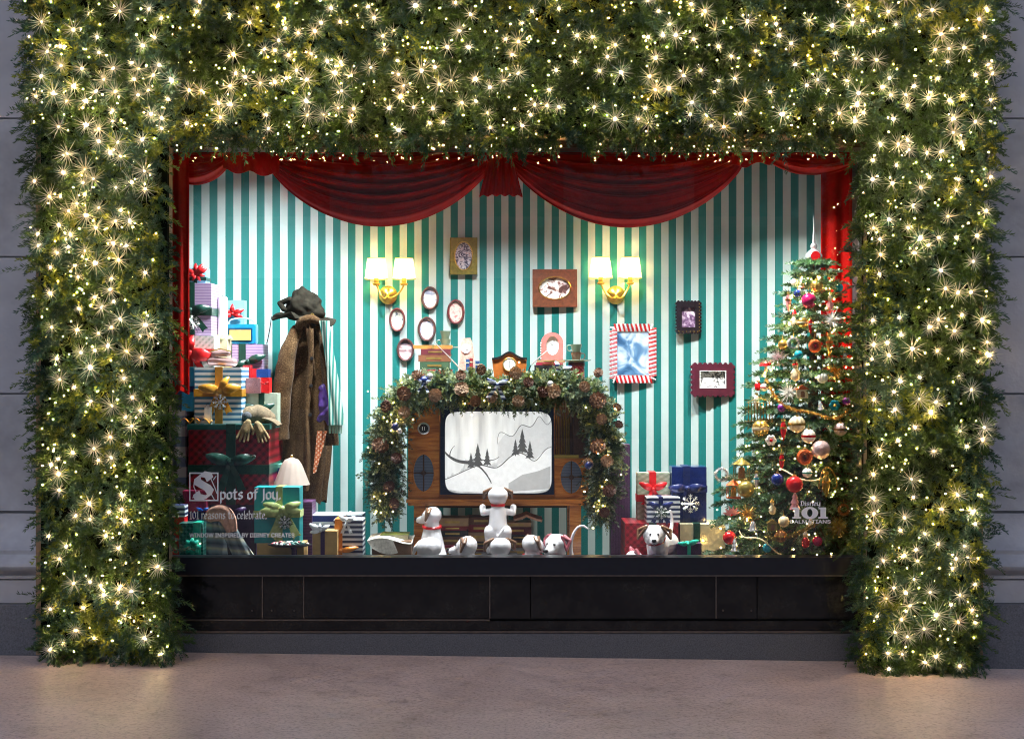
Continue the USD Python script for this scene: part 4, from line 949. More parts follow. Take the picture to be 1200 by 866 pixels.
# ------------------------------------------------------------------ television on its stand
made['honey_wood'] = usdkit.material(stage, '/World/Looks/honey_wood', {'g': ('geometry', {}), 'mp': ('mapping', {'scale': (3.0, 20.0, 26.0)}), 'n': ('noise_texture', {'scale': 1.6, 'detail': 6.0, 'distortion': 1.4}),
    'r': ('rgb_ramp', {'ramp': [(.3, (.28, .080, .012)), (.5, (.52, .185, .030)), (.7, (.66, .28, .055))]}), 'b': ('bump', {'strength': .12, 'distance': .003}), 'p': ('principled_bsdf', {'roughness': .28, 'coat_weight': .3})},
    [('g.position', 'mp.vector'), ('mp.vector', 'n.vector'), ('n.fac', 'r.fac'), ('r.color', 'p.base_color'), ('n.fac', 'b.height'), ('b.normal', 'p.normal')], surface='p.BSDF')
WOOD = made['honey_wood']
DKWOOD = mat('dark_walnut', (.06, .024, .010), .4, var=.5, scale=30)
yv = .62
X = lambda px, y=yv: PX(px, y)
Z = lambda py, y=yv: PZ(py, y)
tv = Thing('television', 'old wooden cabinet television showing a grey and white snowy picture', 'television', base=(X(584), yv + .2, Z(584)))
zb_, zt_ = Z(584), Z(466)
tv.part('cabinet_back', box(X(478), X(690), yv + .05, yv + .44, zb_, zt_, .006), WOOD)
tv.part('front_panel', box(X(478), X(515), yv, yv + .049, zb_ + .001, zt_ - .001, .005), WOOD)
tv.part('front_panel', box(X(650), X(690), yv, yv + .049, zb_ + .001, Z(537), .005), WOOD)
tv.part('bottom_rail', box(X(515) + .001, X(650) - .001, yv + .002, yv + .049, zb_ + .001, Z(579.5), .003), WOOD)
tv.part('niche_back', box(X(650), X(690), yv + .046, yv + .0495, Z(536), zt_ - .004), DKWOOD)
tv.part('niche_side', box(X(672), X(690), yv + .004, yv + .045, Z(536), zt_ - .002, .003), DKWOOD)
tv.part('niche_shelf', box(X(649), X(678), yv - .012, yv + .045, Z(537) + .001, Z(533), .002), M['brass'])
for px in (652.5, 655, 658.5, 661.5, 664.5, 667): tv.part('gilt_rod', tube([(X(px), yv + .02, Z(533)), (X(px), yv + .02, zt_ - .003)], .0042 if px > 660 else .0028, 8), M['gold'])
NAVYS = mat('navy_screen_surround', (.006, .014, .040), .3, var=.1)
hole = Polygon([(X(584) + 62.5 * S(yv) * np.sign(math.cos(a)) * abs(math.cos(a)) ** .22, Z(530) + 48 * S(yv) * np.sign(math.sin(a)) * abs(math.sin(a)) ** .22) for a in np.linspace(0, 2 * math.pi, 80, endpoint=False)])
tv.part('screen_surround', extrude_xz(sbox(X(516), Z(579), X(649), Z(474)).difference(hole), yv - .022, yv + .03), NAVYS)
def scr_y(x, z): return yv - .016 + .020 * (((x - X(584)) / .31) ** 2 + ((z - Z(530)) / .24) ** 2)
made['screen_picture'] = usdkit.material(stage, '/World/Looks/screen_picture', {
    'g': ('geometry', {}), 's': ('separate_xyz', {}), 'mp': ('mapping', {'scale': (9.0, 1.0, 1.3), 'rotation': (0, .12, 0)}), 'n': ('noise_texture', {'scale': 2.4, 'detail': 2.0}),
    'r': ('rgb_ramp', {'ramp': [(.30, (.52,) * 3), (.45, (.70, .70, .69)), (.6, (.80, .80, .79)), (.75, (.88, .88, .87))]}),
    'h': ('mapping', {'scale': (7.0, 0, 0), 'location': (3.2, 0, 0)}), 'hn': ('noise_texture', {'scale': 1.0, 'detail': 4.0, 'roughness': .55}),
    'ha': ('math', {'math_type': 'multiply_add', 'value2': .42, 'value3': float(Z(530) - .20)}), 'hx': ('math', {'math_type': 'multiply_add', 'value2': .42}), 'hl': ('math', {'math_type': 'subtract'}),
    'hr': ('rgb_ramp', {'ramp': [(.0, (1, 1, 1)), (.49, (1, 1, 1)), (.505, (.80, .80, .80)), (.54, (.60, .60, .60)), (.60, (.85, .85, .85)), (.68, (.50, .50, .50)), (.76, (.74, .74, .74))]}),
    'hm': ('math', {'math_type': 'multiply_add', 'value2': 2.2, 'value3': .5, 'use_clamp': True}), 'm': ('mix_color', {'blend_type': 'multiply', 'fac': 1.0}),
    'p': ('principled_bsdf', {'roughness': .25, 'emission_strength': .25})},
    [('g.position', 's.vector'), ('g.position', 'mp.vector'), ('mp.vector', 'n.vector'), ('n.fac', 'r.fac'), ('g.position', 'h.vector'), ('h.vector', 'hn.vector'), ('hn.fac', 'ha.value1'), ('s.x', 'hx.value1'), ('ha.value', 'hx.value3'),
     ('hx.value', 'hl.value1'), ('s.z', 'hl.value2'), ('hl.value', 'hm.value1'), ('hm.value', 'hr.fac'), ('r.color', 'm.a'), ('hr.color', 'm.b'), ('m.result', 'p.base_color'), ('m.result', 'p.emission_color')], surface='p.BSDF')
gx = np.linspace(X(519.5), X(648.5), 34); gz = np.linspace(Z(579), Z(480), 28)
scr = np.array([[[x, scr_y(x, z), z] for z in gz] for x in gx])
gsc = grid(scr)
if gsc.face_normals[:, 1].mean() > 0: gsc.invert()
sp_ = tv.part('screen', gsc, made['screen_picture'], smooth=True)
PRG = mat('print_dark_grey', (.10, .10, .10), .3, var=.2, emit=(.2, .2, .2), power=.1)
def print_strip(path, wid, n=40):
    sp = spline([(X(a), Z(b)) for a, b in path], n); tg = np.gradient(sp, axis=0); tg /= np.linalg.norm(tg, axis=1, keepdims=True); out = []
    for i, (x, z) in enumerate(sp):
        w_ = np.interp(i / (n - 1), np.linspace(0, 1, len(wid)), wid) * S(yv) / 2
        out.append([[x - tg[i][1] * w_ * e, scr_y(x, z) - .0035, z + tg[i][0] * w_ * e] for e in (-1, 0, 1)])
    return slab(np.array(out), .001)
def print_area(top, bot, n=40):
    tp, bt = np.array(top, float), np.array(bot, float); xs_ = np.linspace(tp[0, 0], tp[-1, 0], n); rows = []
    for px in xs_:
        a, b_ = np.interp(px, tp[:, 0], tp[:, 1]), np.interp(px, bt[:, 0], bt[:, 1]); rows.append([[X(px), scr_y(X(px), Z(b_ + (a - b_) * v)), Z(b_ + (a - b_) * v)] for v in np.linspace(0, 1, 6)])
    return np.array(rows)
def print_tone(v): return mat(f'print_grey_{int(v * 100)}', (v,) * 3, .3, var=.12, scale=30, emit=(v,) * 3, power=.25)
far_t = [(583, 520), (592, 508), (600, 511), (612, 498), (622, 500), (632, 488), (640, 497), (646, 492)]; near_t = [(521, 562), (535, 556), (550, 549), (566, 545), (580, 548), (598, 535), (612, 531), (626, 540), (638, 528), (646, 524)]
tv.part('picture_hill', slab(print_area(far_t, [(583, 556), (646, 556)]) - [0, .0022, 0], .0006), print_tone(.62), parent=sp_)
tv.part('picture_hill', slab(print_area(near_t, [(521, 573), (540, 576), (620, 577), (646, 573)]) - [0, .0036, 0], .0006), print_tone(.78), parent=sp_)
tv.part('picture_hill', slab(print_area([(596, 566), (612, 556), (630, 552), (645, 546)], [(596, 576), (645, 573)]) - [0, .0046, 0], .0006), print_tone(.42), parent=sp_)
tv.part('picture_branch', cat([print_strip([(520, 528), (530, 537), (541, 541), (556, 543), (567, 551), (576, 566)], [1.4, 3.2, 3.8, 3.4, 2.6, 1.4]), print_strip([(548, 541), (558, 538), (570, 539), (585, 535)], [1.6, 1.2, .6]), print_strip([(527, 534.5), (529, 527), (533, 522)], [1.4, .9, .4]), print_strip(near_t, [.8, 1.2, .7]), print_strip(far_t, [.5, .9, .5])]) , PRG, parent=sp_)
firs = []
for bx, by, hh in ((560, 547, 28), (552, 549, 19), (571, 546, 21), (612, 532, 30), (604, 534, 20), (621, 538, 22)):
    for q in range(4):
        zt_q = by - hh * (.30 + .70 * q / 3.6) - hh * .12; zb_q = by - hh * .20 * q - hh * .06; wq = hh * .24 * (1 - q / 4.6)
        firs.append(slab(print_area([(bx - wq, zb_q), (bx, zt_q if q < 3 else by - hh), (bx + wq, zb_q)], [(bx - wq, zb_q + .3), (bx, zb_q - 1), (bx + wq, zb_q + .3)], 9) - [0, .0052 + q * .0004, 0], .0004))
    firs.append(print_strip([(bx, by), (bx, by - hh * .15), (bx, by - hh * .3)], [1.2, 1.2, 1.2], 6))
tv.part('picture_trees', cat(firs), PRG, parent=sp_)
DCLOTH = stripes('speaker_cloth', (.13, .17, .24), (.07, .09, .14), .0085)
for px, py, rx, rz, pl_ in ((496.5, 554, 12, 21.5, 0), (669.5, 559, 12.5, 19, 0)):
    sc = tv.part('speaker', extrude_xz(ell(X(px), Z(py), rx * S(yv), rz * S(yv)), yv - .004, yv + .002), DCLOTH)
    tv.part('speaker_bar', cat([box(X(px) - .0035, X(px) + .0035, yv - .012, yv - .0041, Z(py + rz), Z(py - rz)), box(X(px - rx), X(px + rx), yv - .011, yv - .0042, Z(py) - .003, Z(py) + .003), lathe_y([(.014, -.004), (.014, -.014), (.006, -.018), (0, -.018)], (X(px), yv, Z(py)), 12)]), DKWOOD, parent=sc)
    tv.part('speaker_rim', tube([(X(px) + (rx + .5) * S(yv) * math.cos(a), yv - .003, Z(py) + (rz + .5) * S(yv) * math.sin(a)) for a in np.linspace(0, 2 * math.pi, 41)], .004, 6, False), WOOD, parent=sc)
kn = tv.part('tuning_knob', lathe_y([(.034, .001), (.034, -.006), (.028, -.010), (.026, -.010)], (X(496.5), yv, Z(502)), 28), M['silver'])
tv.part('knob_face', lathe_y([(.026, -.006), (.025, -.016), (.0, -.018)], (X(496.5), yv, Z(502)), 24), M['black'], parent=kn)
tv.part('knob_mark', cat([box(X(496.5) + o - .0022, X(496.5) + o + .0022, yv - .021, yv - .017, Z(504), Z(500)) for o in (-.006, .006)]), M['white_card'], parent=kn)
for pts in ([(545, 438), (527, 419), (509, 401)], [(622, 428), (635, 416), (652, 402)]):
    tv.part('antenna', tube([P(a, b, .75) for a, b in pts], [.0042, .0034, .0022], 7), M['silver'])
tv.part('antenna_base', cat([tube([P(545, 438, .75), (X(560, .75), .75, zt_ + .01)], .004, 7), tube([P(622, 428, .75), (X(608, .75), .75, zt_ + .01)], .004, 7), box(X(556, .75), X(612, .75), .72, .80, zt_, zt_ + .025, .006)]), M['black'])
st = Thing('television_stand', 'wooden side table with moulded top carrying the television', 'table', base=(X(584), yv + .2, FLOOR))
st.part('table_top', cat([box(X(476.5), X(692), yv - .04, yv + .46, Z(588.5), Z(584) - .001, .005), box(X(478.5), X(690), yv - .026, yv + .45, Z(592), Z(588.5) - .0005, .004)]), WOOD)
for xa in ((485, 498), (667.5, 681)):
    for yy0 in (yv, yv + .36):
        st.part('leg', box(X(xa[0]), X(xa[1]), yy0, yy0 + .06, FLOOR, Z(592) - .001, .005), WOOD)
st.part('apron', box(X(498), X(667.5), yv + .36, yv + .385, Z(602), Z(592) - .001, .003), DKWOOD)

# books under the television
def book(label, x0, x1, y0, y1, z0, z1, m, group=None, lean=0):
    t = Thing('book', label, 'book', group, base=((x0 + x1) / 2, (y0 + y1) / 2, z0))
    e = min(.004, (z1 - z0) * .2)
    t.part('cover', cat([box(x0, x1, y0, y1, z0, z0 + e, .001), box(x0, x1, y0, y1, z1 - e, z1, .001), box(x0 + .0005, x1 - .0005, y0 - .001, y0 + e, z0 + .0005, z1 - .0005, .001)]), m)
    t.part('pages', box(x0 + .005, x1 - .005, y0 + e, y1 - .004, z0 + e, z1 - e), CREAMP)
    t.part('spine_title', box(x0 + (x1 - x0) * .25, x0 + (x1 - x0) * .72, y0 - .0022, y0 - .0012, z0 + (z1 - z0) * .36, z0 + (z1 - z0) * .64), M['gold_dull'])
BK = {n: mat('book_' + n, c, .5, var=.25) for n, c in dict(red=(.22, .015, .02), crimson=(.34, .02, .05), brown=(.14, .05, .02), tan=(.36, .22, .11), black=(.015, .015, .018), blue=(.02, .06, .18), green=(.03, .07, .035), grey=(.20, .20, .20), orange=(.42, .15, .03), maroon=(.10, .012, .02)).items()}
rb = np.random.default_rng(21)
for name_, pxa, pxb, yb_, pyt, pyb, cols in (('left', 512, 549, .66, 607, 648, ['tan', 'red', 'black', 'brown', 'crimson', 'grey', 'black', 'maroon', 'brown']), ('middle', 546, 584, .72, 606, 648, ['brown', 'red', 'tan', 'black', 'maroon', 'grey', 'red', 'brown', 'black']),
                                        ('right', 592, 622, .70, 612, 648, ['tan', 'maroon', 'black', 'brown', 'grey', 'red', 'black', 'tan'])):
    zz = FLOOR; ztop = PZ(pyt, yb_); n = len(cols); hs = rb.uniform(.7, 1.4, n); hs = hs / hs.sum() * (ztop - zz)
    ords = ['bottom', 'second', 'third', 'fourth', 'fifth', 'sixth', 'seventh', 'eighth', 'ninth']
    for i, cn in enumerate(reversed(cols)):
        j = rb.uniform(-3, 3)
        book(f'{cn} book {ords[i] + ("" if i == 0 else " from the bottom")} in the {name_} stack under the television', PX(pxa + j, yb_), PX(pxb + j + rb.uniform(-5, 4), yb_), yb_ + rb.uniform(0, .02), yb_ + .16, zz, zz + hs[i] - .0006, BK[cn])
        zz += hs[i]
op = np.array([[[PX(602 + 33 * u, .78), .68 + .2 * v, PZ(611, .70) + .006 + .030 * (1 - abs(2 * u - .9) ** .7) + .004 * math.sin(9 * v)] for v in np.linspace(0, 1, 6)] for u in np.linspace(0, 1, 24)])
lone('open_book', slab(op, .012), mat('open_book_paper', (.50, .28, .18), .6, var=.3), 'open book lying face down on the right stack under the television', 'book', smooth=True)
zz = FLOOR
for i, (cn, h_) in enumerate((('maroon', .055), ('grey', .035), ('tan', .03), ('black', .045))):
    zn_ = zz + h_; book(f'{cn} book {"bottom" if i == 0 else ("second", "third", "topmost")[i - 1]} in the little stack under the upright dog', PX(561 + i, .33), PX(609 - i, .33), .34, .46, zz, zn_ - .0005, BK[cn]); zz = zn_
ZDOG = zz

# things on top of the television
zt0 = zt_ + .001
def cup(t, c, r, h, m, handle=None):
    t.part('cup', lathe([(.0, 0), (r * .62, 0), (r * .66, .003), (r * .92, h * .75), (r, h), (r * .94, h), (r * .84, h * .7), (r * .5, .01), (0, .01)], c, 20), m)
    if handle: t.part('cup_handle', tube(spline([c + [handle * r * .85, 0, h * .8], c + [handle * r * 1.55, 0, h * .72], c + [handle * r * 1.5, 0, h * .35], c + [handle * r * .8, 0, h * .25]], 12), r * .11, 6), m)
yk = .84; zz = zt0
for i, (cn, py, pa, pb, ds) in enumerate((('red', 433, 494, 530, 'red book at the bottom of the stack on the television'), ('green', 424, 492, 527, 'dark green book, second in the stack on the television'), ('brown', 416, 490, 528, 'brown book, third in the stack on the television'), ('maroon', 409, 493, 528, 'maroon checked book, fourth in the stack on the television'))):
    z1 = PZ(py, yk); book(ds, PX(pa, yk), PX(pb, yk), yk, yk + .16, zz, z1, BK[cn]); zz = z1 + .0006
zk1 = PZ(404.5, yk)
t = Thing('wooden_case', 'orange wooden pencil case lying across the top of the books', 'case', base=(PX(500, yk), yk, zz))
t.part('case', box(PX(484, yk), PX(530, yk), yk + .01, yk + .06, zz, zk1, .006), mat('orange_wood', (.42, .17, .04), .35, var=.3, scale=30)); t.part('band', box(PX(506, yk), PX(509, yk), yk + .008, yk + .062, zz + .001, zk1 + .002, .001), M['gold_dull'])
SAGE = mat('sage_glaze', (.13, .18, .12), .3, var=.2, coat=.3)
t = Thing('cup_stack', 'two sage green cups stacked on a saucer on the left books', 'cups', base=(PX(521, yk), yk + .1, zk1))
cx_ = PX(521, yk); t.part('saucer', lathe([(.0, 0), (.03, .0), (.048, .008), (.047, .011), (.02, .004), (0, .004)], (cx_, yk + .10, zz + .0005), 24), SAGE)
c0 = np.array([cx_, yk + .10, zz + .006]); cup(t, c0, .031, .052, SAGE, -1); cup(t, c0 + [0, 0, .050], .031, .048, SAGE)
t = Thing('long_ruler', 'thin pale wooden ruler sticking out of the left book stack', 'ruler', base=(PX(540, yk), yk, zz))
t.part('ruler', box(PX(526, yk), PX(552, yk), yk + .135, yk + .158, zk1 - .012, zk1 - .008, .001), CREAMP)
ZT = zt0
def clockface(t, cx, y, cz, r, hands=((0, .8), (150, .5)), rim=None):
    f = t.part('clock_face', lathe_y([(r, .001), (r, -.004), (0, -.004)], (cx, y, cz), 32), M['white_card'])
    if rim: t.part('clock_rim', tube([(cx + r * math.cos(a), y - .004, cz + r * math.sin(a)) for a in np.linspace(0, 2 * math.pi, 33)], r * .09, 6, False), rim, parent=f)
    t.part('clock_hands', cat([tube([(cx, y - .007, cz), (cx + r * l * math.sin(math.radians(a)), y - .007, cz + r * l * math.cos(math.radians(a)))], .0014, 4) for a, l in hands] + [box(cx + .84 * r * math.cos(a) - .0012, cx + .84 * r * math.cos(a) + .0012, y - .0055, y - .0042, cz + .84 * r * math.sin(a) - .0012, cz + .84 * r * math.sin(a) + .0012) for a in np.arange(12) * math.pi / 6]), M['black'], parent=f)
ym = .86
t = Thing('pink_clock', 'tall pale pink mottled clock with a white dial, right of the green cups', 'clock', base=(PX(546, ym), ym, ZT))
bl = [(PX(a, ym), PZ(b, ym)) for a, b in ((537, 437), (540.5, 402), (543, 396.5), (551, 396), (553.5, 402), (557.5, 437))]
t.part('case', extrude_xz(Polygon(bl), ym, ym + .06), mat('pink_marble', (.50, .30, .24), .4, var=.4, scale=70)); t.part('plinth', box(PX(535, ym), PX(559, ym), ym - .01, ym + .07, ZT, PZ(437, ym), .003), mat('pink_marble', (0, 0, 0)))
clockface(t, PX(546, ym), ym, PZ(408.5, ym), 5.6 * S(ym), ((10, .7), (95, .5)))
for i, (pa, pb, pyt, cn, ds) in enumerate(((546, 550, 421, 'blue', 'blue book standing upright in front of the pink clock, leftmost'), (550.3, 554, 420, 'red', 'red book standing upright between two blue books on the television'), (557, 562, 423, 'blue', 'blue book with pale bands standing upright, right of the pink clock'))):
    t = Thing('upright_book', ds, 'book', base=(PX(pa, .8), .8, ZT))
    t.part('cover', box(PX(pa, .78), PX(pb, .78), .78, .84, ZT, PZ(pyt, .78), .002), BK[cn]); t.part('spine_band', box(PX(pa, .78) + .001, PX(pb, .78) - .001, .7785, .7799, PZ(pyt + 5, .78), PZ(pyt + 3.5, .78)), CREAMP)
ymc = .80
t = Thing('mantel_clock', 'brown wooden mantel clock with a curved black top in the middle', 'clock', base=(PX(596, ymc), ymc, ZT))
top = [(PX(576.5 + 41 * u, ymc), PZ(421.5 - 7.5 * math.exp(-((u - .5) / .23) ** 2), ymc)) for u in np.linspace(0, 1, 30)]
t.part('case', extrude_xz(Polygon(top + [(PX(613, ymc), ZT), (PX(582, ymc), ZT)]), ymc, ymc + .08), mat('clock_case_wood', (.34, .10, .02), .3, var=.35, scale=25, coat=.3))
t.part('black_top', slab(np.array([[[x, y_, z + .005] for y_ in (ymc - .008, ymc + .09)] for x, z in top]), .011), M['black'], smooth=True)
clockface(t, PX(597, ymc), ymc - .001, PZ(427, ymc), 7.6 * S(ymc), ((0, .75), (175, .5)), M['gold_dull'])
ya_ = .88
t = Thing('pink_arched_clock', 'salmon pink arched clock with a white oval dial and beaded edge', 'clock', base=(PX(647, ya_), ya_, ZT))
ar = [(PX(634, ya_), ZT)] + [(PX(647, ya_) + 13 * S(ya_) * math.cos(a), PZ(402, ya_) + 12.5 * S(ya_) * math.sin(a)) for a in np.linspace(math.pi, 0, 20)] + [(PX(660, ya_), ZT)]
SAL = mat('salmon_paint', (.48, .15, .13), .4, var=.2)
ovc = ell(PX(647.5, ya_), PZ(405, ya_), 7.5 * S(ya_), 11 * S(ya_))
t.part('case', extrude_xz(Polygon(ar).difference(ovc), ya_, ya_ + .06), SAL); t.part('dial', extrude_xz(ovc, ya_ + .012, ya_ + .02), M['white_card'])
t.part('clock_hands', cat([tube([(PX(647.5, ya_), ya_ + .008, PZ(405, ya_)), (PX(647.5 + a, ya_), ya_ + .008, PZ(405 + b, ya_))], .0014, 4) for a, b in ((2, -7), (-3, -4))]), M['black'])
t.part('beaded_edge', cat([ball((x, ya_ - .001, z), .0042, 1) for x, z in ((PX(660.5, ya_), PZ(py, ya_)) for py in range(402, 424, 3))] + [ball((PX(633.6, ya_), ya_ - .001, PZ(py, ya_)), .0042, 1) for py in range(402, 424, 3)]), M['white_card'], smooth=True)
zz = ZT
for cn, py, pa, pb, ds in (('black', 428, 626, 660, 'black book at the bottom of the stack by the salmon clock'), ('crimson', 425, 628, 657, 'crimson book with pale pages under the salmon clock'), ('tan', 422, 629, 662, 'pale tan book on top of the crimson one by the salmon clock')):
    z1 = PZ(py, .80); book(ds, PX(pa, .8), PX(pb, .8), .775, .87, zz, z1, BK[cn]); zz = z1 + .0006
t = Thing('red_tin', 'round red patterned tin under the green cups at the right end of the television', 'tin', base=(PX(677, .8), .84, ZT))
t.part('tin', lathe([(0, 0), (.042, 0), (.044, .006), (.044, PZ(429, .8) - ZT), (.0, PZ(429, .8) - ZT)], (PX(676, .8), .83, ZT), 24), patmat('red_tin_print', [(45, 0, 45, 0), (45, 0, -45, 0)], [(0, (.42, .02, .05)), (.25, (.5, .16, .16)), (.45, (.38, .02, .05)), (.7, (.24, .01, .03))], rough=.3)); t.part('tin_lid', lathe([(0, 0), (.047, 0), (.047, .018), (.04, .022), (0, .022)], (PX(676, .8), .83, PZ(429, .8)), 24), BK['maroon'])
zq = PZ(429, .8) + .0225
t = Thing('dark_plate', 'dark green plate under two stacked cups at the right end', 'plate', base=(PX(676, .8), .83, zq))
t.part('plate', lathe([(0, 0), (.05, 0), (.088, .010), (.087, .013), (.05, .004), (0, .004)], (PX(675, .8), .83, zq), 30), SAGE)
t = Thing('cup_pair', 'brown cup under a dark green cup on the plate at the right end', 'cups', base=(PX(676, .8), .83, zq + .005))
c0 = np.array([PX(675.5, .8), .83, zq + .0045]); cup(t, c0, .031, .052, mat('brown_glaze', (.10, .045, .022), .3, coat=.3), 1); cup(t, c0 + [0, 0, .050], .033, .046, SAGE, -1)
t = Thing('striped_ribbon_bow', 'navy and white striped fabric bow by the red tin', 'ribbon', base=(PX(660, .74), .74, ZT))
b = bow_mesh(P(657, 434, .73), 13 * S(.73), loops=((120, 1.0), (20, 1.1), (200, .8)), tails=False); t.part('bow', cat(b['loop'] + [b['knot']]), W_NAVY)
t = Thing('green_bottle', 'dark green bottle behind the garland at its left shoulder', 'bottle', base=(PX(484, .85), .85, ZT))
t.part('bottle', lathe([(0, 0), (.034, 0), (.036, .01), (.036, .05), (.026, .08), (.024, .10), (0, .10)], (PX(484, .86), .86, ZT), 20), mat('bottle_green', (.01, .035, .02), .15, coat=.5)); t.part('stopper', ball((PX(484, .86), .86, ZT + .105), .016, 2), M['gold_dull'])

# ------------------------------------------------------------------ garland over the television
mg = Thing('mantel_garland', 'fir and eucalyptus garland with pine cones draped round the television', 'garland', base=(X(584), .5, FLOOR))
path = spline([P(a, b, yy_) for a, b, yy_ in ((452, 598, .56), (450, 565, .55), (452, 525, .54), (460, 488, .54), (478, 462, .55), (515, 453, .56), (560, 455, .56), (605, 456, .56), (650, 453, .56), (688, 462, .55), (704, 490, .54), (709, 525, .54), (708, 562, .55), (702, 600, .56))], 400)
r = np.random.default_rng(51)
N = 2600
ii = r.integers(0, 400, N); tt = ii / 399
width = np.where((tt < .27) | (tt > .74), .095, .085) * np.where((tt < .05) | (tt > .95), .45, 1)
off = r.normal(size=(N, 3)); off /= np.linalg.norm(off, axis=1, keepdims=True); off[:, 1] *= .75
rad = width[:, None] * r.random((N, 1)) ** .5 * .62
bs = path[ii] + off * rad
dd = off + [0, -.35, -.05] + r.normal(size=(N, 3)) * .35
LEAF = [needlemat('eucalyptus_pale', (.27, .31, .17)), needlemat('eucalyptus_grey', (.15, .20, .13)), FIR[0], needlemat('fir_moss', (.16, .20, .055)), FIR[2]]
topmost = (tt > .2) & (tt < .8)
kk = np.where(topmost, r.choice(5, N, p=[.20, .17, .18, .35, .10]), r.choice(5, N, p=[.07, .18, .42, .13, .20]))
for k in range(5):
    w = kk == k
    if k in (0, 1): mg.part('eucalyptus_leaves', needles(bs[w], dd[w], r.uniform(.06, .10, w.sum()), 13, .034, .017, 60 + k, spread=1.0), LEAF[k], kind='stuff', smooth=False)
    else: mg.part('fir_foliage', needles(bs[w], dd[w], r.uniform(.06, .11, w.sum()), 40, .026, .0042, 60 + k, spread=.8), LEAF[k], kind='stuff', smooth=False)
CONE = [mat('pine_cone_brown', (.15, .070, .034), .6, var=.5, scale=60), mat('pine_cone_tan', (.32, .20, .12), .6, var=.45, scale=60), mat('pine_cone_dark', (.09, .035, .022), .6, var=.4, scale=60)]
def pine_cone(c, r_, ax, seed):
    q = np.random.default_rng(seed); ax = np.array(ax, float); ax /= np.linalg.norm(ax); u = np.cross(ax, [.3, .2, .9]); u /= np.linalg.norm(u); w = np.cross(ax, u)
    vs, fs, n = [], [], 0; K = 54
    for k in range(K):
        t_ = (k + .5) / K; a = k * 2.39996; hh = (t_ - .5) * 2.2 * r_; rr_ = r_ * math.sin(math.pi * (t_ * .86 + .10)) ** .75
        d = math.cos(a) * u + math.sin(a) * w; e = -math.sin(a) * u + math.cos(a) * w
        p = c + ax * hh + d * rr_ * .45; tip = c + ax * (hh + r_ * .20) + d * rr_ * 1.05; sw = r_ * .30
        mid = (p + tip) / 2 - ax * r_ * .06
        vs += [p, mid + e * sw, tip, mid - e * sw, (p + tip) / 2 - ax * r_ * .22]; fs += [[n, n + 1, n + 2], [n, n + 2, n + 3], [n, n + 4, n + 1], [n + 1, n + 4, n + 2], [n + 2, n + 4, n + 3], [n + 3, n + 4, n]]; n += 5
    return cat([trimesh.Trimesh(np.array(vs), np.array(fs), process=False), ball(c, r_ * .62, 1)])
for i, (px, py, r_, k) in enumerate(((473, 461, 9, 0), (510, 463, 8.5, 1), (541, 456, 9, 1), (557, 470, 7, 0), (577, 465, 7, 1), (564, 433, 6.5, 0), (604, 437, 8, 1), (607, 470, 7.5, 1), (619, 448, 6.5, 2), (636, 459, 7, 2), (648, 458, 9.5, 1), (685, 453, 7, 1), (700, 469, 10.5, 0), (701, 437, 6, 0), (723, 477, 5, 0), (705, 491, 7, 1), (725, 497, 5, 2), (700, 523, 9.5, 0), (711, 540, 8, 1), (689, 542, 6, 1), (714, 575, 8, 2), (452, 476, 7, 2), (474, 483, 7.5, 1), (446, 522, 10, 0), (465, 537, 7, 2), (456, 570, 7, 2), (462, 590, 6.5, 2), (708, 600, 6.5, 2), (540, 440, 6.5, 0), (490, 440, 7, 0))):
    mg.part('pine_cone', pine_cone(P(px, py, .44), r_ * S(.44), (r.normal() * .5, -1, r.normal() * .5 - .2), 300 + i), CONE[k], smooth=False)
for i, (px, py, r_, m_) in enumerate(((497, 446, 5.5, 'navy_ribbon'), (504, 441, 4, 'silver'), (463, 500, 4.5, 'navy_ribbon'), (645, 450, 4, 'silver'), (690, 545, 5, 'navy_ribbon'), (468, 505, 3.5, 'silver'))):
    mg.part('small_bauble', ball(P(px, py, .43), r_ * S(.43), 2), M[m_], smooth=True)
for c_, a_ in ((P(583, 451, .42), 16), (P(497, 449, .42), 10)):
    b = bow_mesh(c_, a_ * S(.42), loops=((150, .9), (25, .9)), seed=9); mg.part('striped_bow', cat(b['loop'] + [b['knot']] + b['tail']), W_NAVY)
lm = [icos(path[i] + [r.normal() * .06, -.08 - .03 * r.random(), r.normal() * .06], .0035) for i in list(r.integers(0, 110, 22)) + list(r.integers(290, 400, 26)) + list(r.integers(110, 290, 14))]
for m_ in lm: mg.part('fairy_light', m_, emitmat('small_warm_bulb', (1, .60, .20), SMALL_POWER), smooth=True)

# ------------------------------------------------------------------ coat stand with coat, hat and scarves
yo = .86
cs = Thing('coat_stand', 'dark coat stand hidden under the brown tweed coat', 'coat stand', base=(PX(360, yo), yo + .1, FLOOR))
xo = PX(361, yo)
cs.part('pole', tube([(xo, yo + .10, FLOOR + .02), (xo, yo + .10, PZ(360, yo))], .016, 12), DKWOOD)
for k in range(4):
    a = math.pi / 4 + k * math.pi / 2
    cs.part('foot', tube(spline([(xo, yo + .10, FLOOR + .12), (xo + .10 * math.cos(a), yo + .10 + .10 * math.sin(a), FLOOR + .06), (xo + .19 * math.cos(a), yo + .10 + .15 * math.sin(a), FLOOR + .012)], 10), .011, 8), DKWOOD)
for k in range(3):
    a = -math.pi / 2 + (k - 1) * 1.0
    cs.part('hook', tube(spline([(xo, yo + .10, PZ(372, yo)), (xo + .06 * math.cos(a), yo + .10 + .06 * math.sin(a), PZ(370, yo)), (xo + .075 * math.cos(a), yo + .10 + .075 * math.sin(a), PZ(362, yo))], 8), .006, 6), M['brass'])
